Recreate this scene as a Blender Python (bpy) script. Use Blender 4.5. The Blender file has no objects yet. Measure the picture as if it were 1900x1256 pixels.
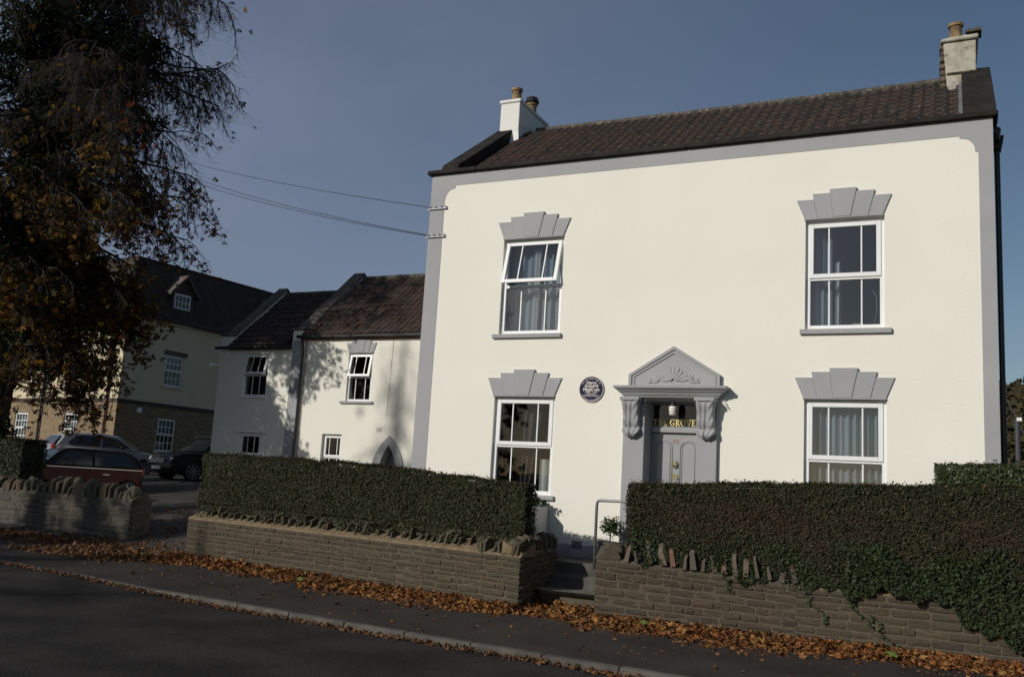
import bpy, bmesh, math, random
import numpy as np
from mathutils import Vector, Matrix, noise
random.seed(7)
RNG = np.random.default_rng(11)
sc = bpy.context.scene
R = math.radians

# ------------------------------------------------------------------ camera, sky, sun, exposure
cam_d = bpy.data.cameras.new("camera")
cam = bpy.data.objects.new("camera", cam_d)
sc.collection.objects.link(cam)
sc.camera = cam
cam_d.sensor_width = 36.0
cam_d.lens = 36.0 * 1739.09 / 1900.0
cam_d.clip_end = 3000
yaw, pitch, roll = R(25.96924), R(9.1132), R(3.38418)
_r0 = Vector((math.cos(yaw), math.sin(yaw), 0)); _f0 = Vector((-math.sin(yaw), math.cos(yaw), 0)); _u0 = Vector((0, 0, 1))
_f = _f0 * math.cos(pitch) + _u0 * math.sin(pitch)
_u = _u0 * math.cos(pitch) - _f0 * math.sin(pitch)
_r = _r0 * math.cos(roll) + _u * math.sin(roll)
_u = _u * math.cos(roll) - _r0 * math.sin(roll)
M = Matrix((_r, _u, -_f)).transposed().to_4x4()
M.translation = Vector((9.5237, -15.4959, 0.8745))
cam.matrix_world = M

SUN_EL, SUN_AZ = R(24.3), R(207.0)      # azimuth clockwise from +Y
world = bpy.data.worlds.new("World"); sc.world = world; world.use_nodes = True
wn = world.node_tree.nodes; wl = world.node_tree.links
bg = wn["Background"]
sky = wn.new("ShaderNodeTexSky"); sky.sky_type = 'NISHITA'; sky.sun_disc = False
sky.sun_elevation = SUN_EL; sky.sun_rotation = SUN_AZ
sky.air_density = 1.0; sky.dust_density = 0.7; sky.ozone_density = 1.6; sky.altitude = 50
# thin high cirrus veil mixed over the clear sky
wtc = wn.new("ShaderNodeTexCoord"); wmp = wn.new("ShaderNodeMapping"); wmp.inputs['Scale'].default_value = (1.2, 3.5, 5.0)
wmp.inputs['Rotation'].default_value = (0.2, 0.5, 0.6)
wno = wn.new("ShaderNodeTexNoise"); wno.inputs['Scale'].default_value = 1.6; wno.inputs['Detail'].default_value = 6; wno.inputs['Roughness'].default_value = 0.55
wrp = wn.new("ShaderNodeMapRange"); wrp.inputs[1].default_value = 0.3; wrp.inputs[2].default_value = 0.8; wrp.inputs[3].default_value = 0.75; wrp.inputs[4].default_value = 1.25
wsx = wn.new("ShaderNodeSeparateXYZ"); wrx = wn.new("ShaderNodeMapRange"); wrx.interpolation_type = 'SMOOTHSTEP'; wrx.inputs[1].default_value = 0.10; wrx.inputs[2].default_value = -0.85; wrx.inputs[3].default_value = 0.0; wrx.inputs[4].default_value = 0.60
wmm = wn.new("ShaderNodeMath"); wmm.operation = 'MULTIPLY'
wl.new(wtc.outputs['Generated'], wsx.inputs[0]); wl.new(wsx.outputs[0], wrx.inputs[0]); wl.new(wrx.outputs[0], wmm.inputs[0]); wl.new(wrp.outputs[0], wmm.inputs[1])
wmx = wn.new("ShaderNodeMixRGB"); wmx.inputs[2].default_value = (4.1, 4.75, 6.6, 1)
wl.new(wtc.outputs['Generated'], wmp.inputs[0]); wl.new(wmp.outputs[0], wno.inputs['Vector']); wl.new(wno.outputs['Fac'], wrp.inputs[0])
wl.new(wmm.outputs[0], wmx.inputs[0]); wl.new(sky.outputs[0], wmx.inputs[1]); wl.new(wmx.outputs[0], bg.inputs[0])
bg.inputs[1].default_value = 0.055

sun_d = bpy.data.lights.new("sun", 'SUN'); sun_d.energy = 3.1; sun_d.angle = R(0.6); sun_d.color = (1.0, 0.947, 0.85)
sun = bpy.data.objects.new("sun", sun_d); sc.collection.objects.link(sun)
sdir = Vector((math.sin(SUN_AZ) * math.cos(SUN_EL), math.cos(SUN_AZ) * math.cos(SUN_EL), math.sin(SUN_EL)))
sun.rotation_euler = sdir.to_track_quat('Z', 'Y').to_euler()
sun.location = sdir * 60
sc.view_settings.view_transform = 'Standard'; sc.view_settings.look = 'None'
sc.view_settings.exposure = 0.0; sc.view_settings.gamma = 1.0; sc.view_settings.use_curve_mapping = False
sc.render.engine = 'CYCLES'
sc.cycles.max_bounces = 6; sc.cycles.transparent_max_bounces = 16

# ------------------------------------------------------------------ materials
MATS = {}
def mat(name, col=(0.5, 0.5, 0.5), rough=0.8, metal=0.0, col2=None, nscale=4.0, detail=6, lo=0.35, hi=0.65, bump=0.0, bscale=40.0,
        rand=None, island=None, coord='Object', spec=0.5, stretch=(1, 1, 1), spots=None, bdist=0.02):
    """Principled material: two colours mixed by noise, optional per-object (rand) or per-island brightness, bump."""
    if name in MATS: return MATS[name]
    m = bpy.data.materials.new(name); m.use_nodes = True; MATS[name] = m
    nt = m.node_tree; N = nt.nodes; L = nt.links
    b = N["Principled BSDF"]; b.inputs['Roughness'].default_value = rough; b.inputs['Metallic'].default_value = metal
    if 'Specular IOR Level' in b.inputs: b.inputs['Specular IOR Level'].default_value = spec
    b.inputs['Base Color'].default_value = (*col, 1)
    tc = N.new("ShaderNodeTexCoord"); mp = N.new("ShaderNodeMapping"); mp.inputs['Scale'].default_value = stretch
    L.new(tc.outputs[coord], mp.inputs[0]); vec = mp.outputs[0]
    if rand is not None:      # shift the pattern per object as well
        oi = N.new("ShaderNodeObjectInfo"); ad = N.new("ShaderNodeVectorMath"); ad.operation = 'ADD'
        mu = N.new("ShaderNodeMath"); mu.operation = 'MULTIPLY'; mu.inputs[1].default_value = 37.0
        L.new(oi.outputs['Random'], mu.inputs[0]); L.new(vec, ad.inputs[0]); L.new(mu.outputs[0], ad.inputs[1]); vec = ad.outputs[0]
    out = None
    if col2 is not None:
        n = N.new("ShaderNodeTexNoise"); n.inputs['Scale'].default_value = nscale; n.inputs['Detail'].default_value = detail
        L.new(vec, n.inputs['Vector'])
        mr = N.new("ShaderNodeMapRange"); mr.inputs[1].default_value = lo; mr.inputs[2].default_value = hi
        L.new(n.outputs['Fac'], mr.inputs[0])
        mx = N.new("ShaderNodeMixRGB"); mx.inputs[1].default_value = (*col, 1); mx.inputs[2].default_value = (*col2, 1)
        L.new(mr.outputs[0], mx.inputs[0]); out = mx.outputs[0]
    if spots is not None:     # (colour, scale, threshold)
        n = N.new("ShaderNodeTexNoise"); n.inputs['Scale'].default_value = spots[1]; n.inputs['Detail'].default_value = 4
        L.new(vec, n.inputs['Vector'])
        mr = N.new("ShaderNodeMapRange"); mr.inputs[1].default_value = spots[2]; mr.inputs[2].default_value = spots[2] + 0.06
        L.new(n.outputs['Fac'], mr.inputs[0])
        mx = N.new("ShaderNodeMixRGB"); mx.inputs[2].default_value = (*spots[0], 1)
        if out: L.new(out, mx.inputs[1])
        else: mx.inputs[1].default_value = (*col, 1)
        L.new(mr.outputs[0], mx.inputs[0]); out = mx.outputs[0]
    ramp = rand if rand is not None else island
    if ramp is not None:      # list of colours multiplied in
        src = oi.outputs['Random'] if rand is not None else None
        if src is None:
            g = N.new("ShaderNodeNewGeometry"); src = g.outputs['Random Per Island']
        cr = N.new("ShaderNodeValToRGB"); cr.color_ramp.interpolation = 'LINEAR'
        els = cr.color_ramp.elements
        while len(els) < len(ramp): els.new(0.5)
        for i, c in enumerate(ramp):
            els[i].position = i / max(1, len(ramp) - 1); els[i].color = (*c, 1)
        L.new(src, cr.inputs[0])
        if out is None: out = cr.outputs[0]
        else:
            mx = N.new("ShaderNodeMixRGB"); mx.blend_type = 'MULTIPLY'; mx.inputs[0].default_value = 1
            L.new(out, mx.inputs[1]); L.new(cr.outputs[0], mx.inputs[2]); out = mx.outputs[0]
    if out: L.new(out, b.inputs['Base Color'])
    if bump > 0:
        n = N.new("ShaderNodeTexNoise"); n.inputs['Scale'].default_value = bscale; n.inputs['Detail'].default_value = 5
        L.new(vec, n.inputs['Vector'])
        bp = N.new("ShaderNodeBump"); bp.inputs['Strength'].default_value = bump; bp.inputs['Distance'].default_value = bdist
        L.new(n.outputs['Fac'], bp.inputs['Height']); L.new(bp.outputs[0], b.inputs['Normal'])
    return m

def glass_mat(name, tint, ior=1.75, trans=0.85):
    m = bpy.data.materials.new(name); m.use_nodes = True; MATS[name] = m
    N = m.node_tree.nodes; L = m.node_tree.links; N.remove(N["Principled BSDF"])
    tr = N.new("ShaderNodeBsdfTransparent"); tr.inputs[0].default_value = (*tint, 1)
    gl = N.new("ShaderNodeBsdfGlossy"); gl.inputs['Roughness'].default_value = 0.015
    fr = N.new("ShaderNodeFresnel"); fr.inputs[0].default_value = ior
    tc = N.new("ShaderNodeTexCoord"); n = N.new("ShaderNodeTexNoise"); n.inputs['Scale'].default_value = 1.7
    bp = N.new("ShaderNodeBump"); bp.inputs['Strength'].default_value = 0.05; bp.inputs['Distance'].default_value = 0.03
    L.new(tc.outputs['Object'], n.inputs['Vector']); L.new(n.outputs['Fac'], bp.inputs['Height']); L.new(bp.outputs[0], gl.inputs['Normal'])
    ge = N.new("ShaderNodeNewGeometry"); iv = N.new("ShaderNodeMath"); iv.operation = 'SUBTRACT'; iv.inputs[0].default_value = 1.0; L.new(ge.outputs['Backfacing'], iv.inputs[1])
    fm = N.new("ShaderNodeMath"); fm.operation = 'MULTIPLY'; L.new(fr.outputs[0], fm.inputs[0]); L.new(iv.outputs[0], fm.inputs[1])   # reflect once, at the outer face
    mx = N.new("ShaderNodeMixShader"); L.new(fm.outputs[0], mx.inputs[0]); L.new(tr.outputs[0], mx.inputs[1]); L.new(gl.outputs[0], mx.inputs[2])
    L.new(mx.outputs[0], N["Material Output"].inputs[0]); return m

STUCCO = mat('cream_render', (0.775, 0.75, 0.68), 0.9, col2=(0.805, 0.78, 0.71), nscale=.9, lo=.25, hi=.75, bump=0.35, bscale=30, bdist=0.012)
STUCCO2 = mat('white_render', (0.76, 0.745, 0.67), 0.9, col2=(0.79, 0.775, 0.70), nscale=0.8, bump=0.4, bscale=26, bdist=0.015)
GREY = mat('grey_masonry_paint', (0.305, 0.312, 0.328), 0.75, col2=(0.34, 0.345, 0.358), nscale=1.2, bump=0.25, bscale=30, bdist=0.01)
GREYGLOSS = mat('grey_gloss_paint', (0.29, 0.295, 0.315), 0.28, col2=(0.31, 0.315, 0.33), nscale=2, bump=0.1, bscale=8, bdist=0.01)
PLINTH = mat('plinth_paint', (0.42, 0.40, 0.43), 0.8, col2=(0.30, 0.28, 0.29), nscale=3)
UPVC = mat('white_upvc', (0.80, 0.81, 0.82), 0.3, col2=(0.76, 0.77, 0.78), nscale=2)
BLACKC = mat('black_coping', (0.018, 0.016, 0.015), 0.8, col2=(0.035, 0.031, 0.028), nscale=2.5, bump=0.4, bscale=14, spec=0.12)
BLACKP = mat('black_plastic', (0.012, 0.012, 0.014), 0.35)
LEAD = mat('lead_flashing', (0.08, 0.085, 0.095), 0.6, col2=(0.15, 0.16, 0.175), nscale=6)
TILE = mat('clay_roof_tile', (0.068, 0.050, 0.040), 0.85, col2=(0.034, 0.029, 0.025), nscale=9, bump=0.4, bscale=35,
           rand=[(0.5, 0.5, 0.52), (0.85, 0.8, 0.78), (1.15, 0.95, 0.85), (0.7, 0.72, 0.75)], spots=((0.26, 0.25, 0.22), 11, 0.66))
TILEW = mat('weathered_pantile', (0.068, 0.048, 0.038), 0.85, col2=(0.045, 0.036, 0.032), nscale=3, bump=0.4, bscale=30,
            island=[(0.5, 0.5, 0.5), (0.95, 0.85, 0.8), (1.3, 0.95, 0.8), (0.75, 0.75, 0.78)], spots=((0.17, 0.15, 0.12), 9, 0.68))
COPSTONE = mat('lichened_coping', (0.15, 0.125, 0.10), 0.95, col2=(0.06, 0.055, 0.048), nscale=5, bump=0.5, bscale=18, spots=((0.24, 0.21, 0.16), 7, 0.62))
STONE = mat('pennant_stone', (0.088, 0.071, 0.050), 0.95, col2=(0.058, 0.050, 0.037), nscale=9, bump=0.7, bscale=22, bdist=0.02,
            rand=[(0.80, 0.82, 0.80), (0.98, 0.93, 0.88), (1.12, 0.99, 0.86), (0.88, 0.87, 0.83), (1.22, 1.10, 0.96)], spots=((0.34, 0.32, 0.27), 26, 0.72))
STONEG = mat('grey_block_stone', (0.10, 0.094, 0.083), 0.95, col2=(0.056, 0.055, 0.05), nscale=7, bump=0.7, bscale=22,
            rand=[(0.7, 0.72, 0.75), (1, 1, 1), (1.25, 1.2, 1.15)])
COPE = mat('rough_cope_stone', (0.105, 0.092, 0.072), 0.95, col2=(0.06, 0.062, 0.046), nscale=9, bump=0.8, bscale=20,
            rand=[(0.7, 0.75, 0.72), (1.0, 0.95, 0.85), (1.25, 0.85, 0.72), (0.9, 1.0, 0.8), (1.2, 1.15, 1.05)])
MORTAR = mat('sandy_mortar', (0.108, 0.087, 0.058), 0.95, col2=(0.078, 0.066, 0.048), nscale=6, bump=0.8, bscale=40)
LEDGE = mat('ledge_mortar', (0.23, 0.165, 0.09), 0.95, col2=(0.14, 0.105, 0.062), nscale=7, bump=0.8, bscale=35)
def asphalt(name, c1, c2, chip, bs):
    return mat(name, c1, 0.9, col2=c2, nscale=1.1, detail=12, bump=1.0, bscale=bs, bdist=0.012, spots=(chip, 48, 0.64), spec=0.1)
ROAD = asphalt('road_asphalt', (0.022, 0.020, 0.0185), (0.041, 0.037, 0.034), (0.10, 0.095, 0.09), 40)
PAVE = asphalt('pavement_asphalt', (0.040, 0.034, 0.031), (0.058, 0.049, 0.044), (0.11, 0.10, 0.09), 60)
DRIVE = asphalt('drive_asphalt', (0.055, 0.052, 0.05), (0.08, 0.075, 0.07), (0.13, 0.125, 0.12), 90)
KERB = mat('kerb_concrete', (0.115, 0.105, 0.090), 0.9, col2=(0.065, 0.058, 0.050), nscale=4, bump=0.5, bscale=60, rand=[(0.85, 0.85, 0.85), (1.1, 1.1, 1.1)])
PATH = mat('garden_path', (0.07, 0.062, 0.055), 0.95, col2=(0.11, 0.10, 0.085), nscale=3, bump=0.6, bscale=50)
SLAB = mat('paving_slab_stone', (0.24, 0.23, 0.16), 0.9, col2=(0.16, 0.15, 0.11), nscale=6, bump=0.4, bscale=40)
SOIL = mat('ground_soil', (0.05, 0.05, 0.03), 1.0, col2=(0.035, 0.05, 0.02), nscale=0.4, bump=1, bscale=6)
GLASS = glass_mat('window_glass', (0.80, 0.83, 0.86), 2.2)
GLASS2 = glass_mat('window_glass_clear', (0.78, 0.80, 0.80), 1.6)
CURTAIN = mat('grey_curtain_cloth', (0.34, 0.40, 0.43), 0.9, col2=(0.30, 0.35, 0.38), nscale=3)
CURTAINW = mat('white_net_cloth', (0.72, 0.72, 0.70), 0.9)
CURTAIND = mat('beige_curtain_cloth', (0.10, 0.10, 0.09), 0.9)
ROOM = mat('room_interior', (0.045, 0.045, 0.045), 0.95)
POT = mat('clay_chimney_pot', (0.30, 0.19, 0.09), 0.85, col2=(0.10, 0.075, 0.045), nscale=7, bump=0.3)
CHIMW = mat('white_chimney_render', (0.70, 0.70, 0.68), 0.9, col2=(0.76, 0.75, 0.72), nscale=2, bump=0.3, bscale=25)
CHIMO = mat('stained_chimney_render', (0.44, 0.41, 0.35), 0.95, col2=(0.20, 0.19, 0.15), nscale=5, lo=0.4, hi=0.75, bump=0.6, bscale=20, spots=((0.15, 0.15, 0.10), 9, 0.62))
BROWNST = mat('brown_rubble', (0.13, 0.105, 0.075), 0.95, col2=(0.06, 0.05, 0.04), nscale=7, bump=0.8, bscale=20)
GOLD = mat('gold_leaf_letter', (0.75, 0.60, 0.25), 0.45)
BRASS = mat('aged_brass', (0.22, 0.20, 0.12), 0.4, 0.7)
COPPER = mat('copper_numeral', (0.22, 0.12, 0.09), 0.5, 0.3)
PLAQUE = mat('navy_plaque_enamel', (0.012, 0.012, 0.045), 0.5, spec=0.12)
SILVERL = mat('plaque_silver', (0.62, 0.58, 0.54), 0.4)
PORCELAIN = mat('opal_lamp_glass', (0.75, 0.70, 0.66), 0.2)
GALV = mat('galvanised_steel', (0.22, 0.225, 0.24), 0.45, 0.5, col2=(0.17, 0.175, 0.19), nscale=6)
BARK = mat('ivy_dark_bark', (0.035, 0.028, 0.022), 0.95, col2=(0.06, 0.05, 0.04), nscale=6, bump=0.6, bscale=20)
TWIG = mat('dark_twig', (0.028, 0.022, 0.019), 0.9)
def leafm(name, cols, rough=0.6, trans=0.0, spec=0.3):
    m = mat(name, rough=rough, island=cols, spec=spec)
    if trans:
        N = m.node_tree.nodes; L = m.node_tree.links; b = N["Principled BSDF"]
        t = N.new("ShaderNodeBsdfTranslucent"); mx = N.new("ShaderNodeMixShader"); mx.inputs[0].default_value = trans
        src = b.inputs['Base Color'].links[0].from_socket
        L.new(src, t.inputs[0]); L.new(b.outputs[0], mx.inputs[1]); L.new(t.outputs[0], mx.inputs[2]); L.new(mx.outputs[0], N["Material Output"].inputs[0])
    return m
HEDGE = leafm('privet_leaf', [(0.013, 0.017, 0.008), (0.029, 0.036, 0.016), (0.020, 0.026, 0.011), (0.060, 0.070, 0.030), (0.028, 0.028, 0.015), (0.017, 0.023, 0.010), (0.070, 0.045, 0.022)], 0.6, spec=0.18)
HEDGEB = leafm('privet_leaf_sparse', [(0.030, 0.024, 0.015), (0.055, 0.038, 0.024), (0.028, 0.032, 0.014), (0.075, 0.052, 0.034), (0.018, 0.016, 0.010)], 0.7, spec=0.15)
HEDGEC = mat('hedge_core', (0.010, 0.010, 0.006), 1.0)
TOPLEAF = leafm('hedge_top_dead_leaf', [(0.16, 0.07, 0.03), (0.09, 0.045, 0.022), (0.12, 0.09, 0.03)], 0.7)
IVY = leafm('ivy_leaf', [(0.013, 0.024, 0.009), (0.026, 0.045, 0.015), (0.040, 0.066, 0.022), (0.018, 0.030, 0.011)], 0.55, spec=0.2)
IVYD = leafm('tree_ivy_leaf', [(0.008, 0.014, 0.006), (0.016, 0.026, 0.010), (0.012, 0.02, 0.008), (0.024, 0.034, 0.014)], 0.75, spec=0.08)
AUT = leafm('chestnut_leaf_autumn', [(0.06, 0.034, 0.017), (0.14, 0.072, 0.02), (0.045, 0.033, 0.018), (0.06, 0.045, 0.018), (0.44, 0.25, 0.03), (0.055, 0.032, 0.016), (0.05, 0.048, 0.018), (0.13, 0.062, 0.02), (0.06, 0.036, 0.018), (0.32, 0.16, 0.025)], 0.7, 0.4, spec=0.15)
AUTR = leafm('chestnut_leaf_red', [(0.14, 0.028, 0.016), (0.17, 0.05, 0.02), (0.09, 0.03, 0.018), (0.15, 0.07, 0.022)], 0.7, 0.4, spec=0.15)
FALL = leafm('fallen_leaf', [(0.13, 0.05, 0.018), (0.25, 0.10, 0.028), (0.065, 0.034, 0.018), (0.36, 0.19, 0.06), (0.17, 0.062, 0.02), (0.09, 0.048, 0.026), (0.27, 0.125, 0.045), (0.21, 0.075, 0.022), (0.05, 0.028, 0.016)], 0.8, spec=0.15)
FALLD = leafm('fallen_leaf_damp', [(0.09, 0.045, 0.022), (0.15, 0.07, 0.03), (0.20, 0.10, 0.04), (0.12, 0.05, 0.02)], 0.75)
FALLG = mat('green_fallen_leaf', (0.12, 0.16, 0.03), 0.7)

# ------------------------------------------------------------------ mesh helpers
COLL = sc.collection
def link(name, data, parent=None, **props):
    o = bpy.data.objects.new(name, data); COLL.objects.link(o)
    if parent is not None: o.parent = parent
    for k, v in props.items(): o[k] = v
    return o
def thing(name, label, cat, loc=(0, 0, 0), rz=0.0, group=None):
    o = link(name, None, None, label=label, category=cat)
    o.location = loc; o.rotation_euler = (0, 0, rz); o.empty_display_size = 0.2
    if group: o['group'] = group
    return o
def tag(o, label, cat, group=None):
    o['label'] = label; o['category'] = cat
    if group: o['group'] = group
    return o

class MB:
    def __init__(s, xf=None): s.v = []; s.f = []; s.xf = xf
    def add(s, vs, fs):
        n = len(s.v); s.v += [tuple(a) for a in vs]; s.f += [tuple(i + n for i in f) for f in fs]; return s
    def box(s, x0, x1, y0, y1, z0, z1):
        return s.add([(x0, y0, z0), (x1, y0, z0), (x1, y1, z0), (x0, y1, z0), (x0, y0, z1), (x1, y0, z1), (x1, y1, z1), (x0, y1, z1)],
                     [(0, 3, 2, 1), (4, 5, 6, 7), (0, 1, 5, 4), (1, 2, 6, 5), (2, 3, 7, 6), (3, 0, 4, 7)])
    def hexa(s, p):  # 8 points ordered like box
        return s.add(p, [(0, 3, 2, 1), (4, 5, 6, 7), (0, 1, 5, 4), (1, 2, 6, 5), (2, 3, 7, 6), (3, 0, 4, 7)])
    def prism(s, poly, y0, y1):   # polygon in (x,z) extruded along y
        n = len(poly)
        return s.add([(x, y0, z) for x, z in poly] + [(x, y1, z) for x, z in poly],
                     [tuple(range(n)), tuple(range(2 * n - 1, n - 1, -1))] + [(i, i + n, (i + 1) % n + n, (i + 1) % n) for i in range(n)])
    def prismx(s, poly, x0, x1):  # polygon in (y,z) extruded along x
        n = len(poly)
        return s.add([(x0, y, z) for y, z in poly] + [(x1, y, z) for y, z in poly],
                     [tuple(range(n)), tuple(range(2 * n - 1, n - 1, -1))] + [(i, i + n, (i + 1) % n + n, (i + 1) % n) for i in range(n)])
    def tube(s, pts, r, n=8, caps=True):
        pts = [Vector(p) for p in pts]; rs = r if isinstance(r, (list, tuple)) else [r] * len(pts)
        base = len(s.v); prev = None
        for i, p in enumerate(pts):
            d = (pts[min(i + 1, len(pts) - 1)] - pts[max(i - 1, 0)]).normalized()
            a = prev if prev is not None else (Vector((0, 0, 1)) if abs(d.z) < 0.9 else Vector((1, 0, 0)))
            a = (a - d * a.dot(d)).normalized(); b = d.cross(a); prev = a
            for k in range(n):
                t = 2 * math.pi * k / n
                s.v.append(tuple(p + (a * math.cos(t) + b * math.sin(t)) * rs[i]))
        for i in range(len(pts) - 1):
            for k in range(n):
                s.f.append((base + i * n + k, base + i * n + (k + 1) % n, base + (i + 1) * n + (k + 1) % n, base + (i + 1) * n + k))
        if caps:
            s.f.append(tuple(base + k for k in range(n - 1, -1, -1))); s.f.append(tuple(base + (len(pts) - 1) * n + k for k in range(n)))
        return s
    def lathe(s, prof, c=(0, 0, 0), n=16, axis='z'):
        base = len(s.v)
        for r, h in prof:
            for k in range(n):
                t = 2 * math.pi * k / n; a, b = r * math.cos(t), r * math.sin(t)
                p = (a, b, h) if axis == 'z' else ((a, h, b) if axis == 'y' else (h, a, b))
                s.v.append((p[0] + c[0], p[1] + c[1], p[2] + c[2]))
        for i in range(len(prof) - 1):
            for k in range(n):
                s.f.append((base + i * n + k, base + i * n + (k + 1) % n, base + (i + 1) * n + (k + 1) % n, base + (i + 1) * n + k))
        s.f.append(tuple(base + k for k in range(n - 1, -1, -1))); s.f.append(tuple(base + (len(prof) - 1) * n + k for k in range(n)))
        return s
    def mesh(s, name, m=None, smooth=False, recalc=True):
        me = bpy.data.meshes.new(name)
        v = [s.xf(*a) for a in s.v] if s.xf else s.v
        me.from_pydata(v, [], s.f)
        if recalc:
            bm = bmesh.new(); bm.from_mesh(me); bmesh.ops.recalc_face_normals(bm, faces=bm.faces); bm.to_mesh(me); bm.free()
        if m: me.materials.append(m)
        if smooth: me.polygons.foreach_set('use_smooth', [True] * len(me.polygons))
        return me
    def build(s, name, m, parent=None, bevel=0.0, smooth=False, segs=1, **props):
        o = link(name, s.mesh(name, m, smooth), parent, **props)
        if bevel:
            b = o.modifiers.new('bevel', 'BEVEL'); b.width = bevel; b.segments = segs; b.limit_method = 'ANGLE'; b.angle_limit = R(35)
        return o

def np_mesh(name, V, F, m):
    """fast mesh from arrays: V (n,3), F (m,k) all faces of k corners"""
    me = bpy.data.meshes.new(name); k = F.shape[1]
    me.vertices.add(len(V)); me.vertices.foreach_set('co', np.ascontiguousarray(V, dtype=np.float32).ravel())
    me.loops.add(F.size); me.loops.foreach_set('vertex_index', np.ascontiguousarray(F, dtype=np.int32).ravel())
    me.polygons.add(len(F)); me.polygons.foreach_set('loop_start', np.arange(0, F.size, k, dtype=np.int32))
    me.polygons.foreach_set('loop_total', np.full(len(F), k, dtype=np.int32))
    me.update(calc_edges=True); me.materials.append(m); return me

def frames(nrm, rng):
    """random-spin rotation matrices whose third axis is nrm"""
    n = nrm / (np.linalg.norm(nrm, axis=1, keepdims=True) + 1e-9)
    r = rng.normal(size=n.shape); a = r - n * (r * n).sum(1, keepdims=True); a /= np.linalg.norm(a, axis=1, keepdims=True) + 1e-9
    b = np.cross(n, a); return np.stack([a, b, n], 2)
def scatter(tv, tf, pos, Rm, sc_):
    """copies of a template mesh (tv (k,3), tf (m,c)) at pos with rotation Rm and scale sc_"""
    k = len(tv); n = len(pos)
    V = np.einsum('nij,kj->nki', Rm, tv) * np.asarray(sc_).reshape(-1, 1, 1) + pos[:, None, :]
    F = tf[None] + (np.arange(n) * k)[:, None, None]
    return V.reshape(-1, 3), F.reshape(-1, tf.shape[1])
RHOMB_V = np.array([(0, -.5, 0), (.28, 0, .06), (0, .5, -.03), (-.28, 0, .06)]); RHOMB_F = np.array([(0, 1, 2, 3)])
IVY_V = np.array([(0, -.45, 0), (.42, -.22, .06), (.24, .1, .0), (0, .55, -.08), (-.24, .1, 0), (-.42, -.22, .06)])
IVY_F = np.array([(0, 1, 2, 3, 4, 5)])
def palmate(n=5, curl=0.25, spread=2.6, w=0.17):
    v = [(0, 0, 0)]; f = []
    for i in range(n):
        a = -spread / 2 + spread * i / (n - 1); L = 1.0 - 0.35 * abs(i - (n - 1) / 2) / ((n - 1) / 2)
        d = np.array([math.sin(a), math.cos(a)]); p = np.array([d[1], -d[0]]); b = len(v)
        q = d * L * .6
        v += [(*(q + p * w), -curl * .25 + .05), (*(d * L), -curl), (*(q - p * w), -curl * .25 - .02)]
        f.append((0, b, b + 1, b + 2))
    return np.array(v), np.array(f)
PAL5 = palmate(5, 0.35, 2.9, 0.15)

# ground height -------------------------------------------------------------
def street(x): return -0.85 - 0.012 * max(-16, min(14, x))
def rampz(y):
    ys = [-1.2, 0, 2.8, 7, 14, 30, 400]; zs = [0, .14, .72, 1.18, 1.34, 1.45, 1.45]
    for i in range(len(ys) - 1):
        if y < ys[i + 1]: 
            t = max(0, (y - ys[i]) / (ys[i + 1] - ys[i])); return zs[i] + (zs[i + 1] - zs[i]) * t
    return zs[-1]

# ------------------------------------------------------------------ ground, road, pavement
def sheet(name, fn, xs, ys, m, parent=None, **props):
    V = [(x, y, fn(x, y)) for y in ys for x in xs]; nx = len(xs)
    F = [(j * nx + i, j * nx + i + 1, (j + 1) * nx + i + 1, (j + 1) * nx + i) for j in range(len(ys) - 1) for i in range(nx - 1)]
    me = np_mesh(name, np.array(V), np.array(F), m); return link(name, me, parent, kind='structure', **props)
lin = lambda a, b, n: [a + (b - a) * i / (n - 1) for i in range(n)]
def ground_z(x, y):
    z = street(x) - 0.22
    r = rampz(y) if y > -1 else 0
    hill = 0
    d = math.hypot(x, y)
    if d > 140: hill = (d - 140) * 0.02
    return z + r * min(1, max(0, (-x - 2) / 2.5) if y < 7.5 else 1) + hill
sheet('ground', ground_z, [-900, -400, -200, -120, -80] + lin(-60, 60, 61) + [80, 120, 200, 400, 900],
      [-900, -300, -120, -60, -30, -14, -7] + lin(-4, 30, 35) + [40, 60, 90, 140, 200, 300, 500, 900], SOIL)
KP = [(-60, -1.5), (-30, -2.6), (-16, -3.5), (-9, -4.2), (-4.6, -4.80), (-0.9, -5.20), (3.12, -5.48), (6.03, -5.60), (10, -5.78), (20, -6.3), (40, -7.2)]
def kerb_y(x):
    for (a, b), (c, d) in zip(KP, KP[1:]):
        if x <= c: return b + (d - b) * (x - a) / (c - a)
    return KP[-1][1]
def kup(x): return 0.070 * min(1, max(0.12, (x + 2.6) / 2.6))     # kerb upstand, dropped at the entrance
xs = lin(-60, 40, 201)
V = [(x, y, street(x) - kup(x) - 0.004 - 0.02 * min(1, abs(y - kerb_y(x)) / 6) * 0) for x in xs for y in [kerb_y(x) - 0.02, kerb_y(x) - 3, kerb_y(x) - 7, -26]]
F = [(i * 4 + j, (i + 1) * 4 + j, (i + 1) * 4 + j + 1, i * 4 + j + 1) for i in range(len(xs) - 1) for j in range(3)]
link('road', np_mesh('road', np.array(V), np.array(F), ROAD), kind='structure')
V = [(x, y, street(x) + 0.0 + (0.012 * (t == 1))) for x in xs for t, y in enumerate([kerb_y(x) + 0.13, (kerb_y(x) - 2) / 2 , -0.9 if x < -3.9 else -1.75])]
F = [(i * 3 + j, (i + 1) * 3 + j, (i + 1) * 3 + j + 1, i * 3 + j + 1) for i in range(len(xs) - 1) for j in range(2)]
link('pavement', np_mesh('pavement', np.array(V), np.array(F), PAVE), kind='structure')
# far pavement across the road
sheet('far_pavement', lambda x, y: street(x) + 0.0, [-60, -20, 0, 20, 40], [-30, -26.0], PAVE)
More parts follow.
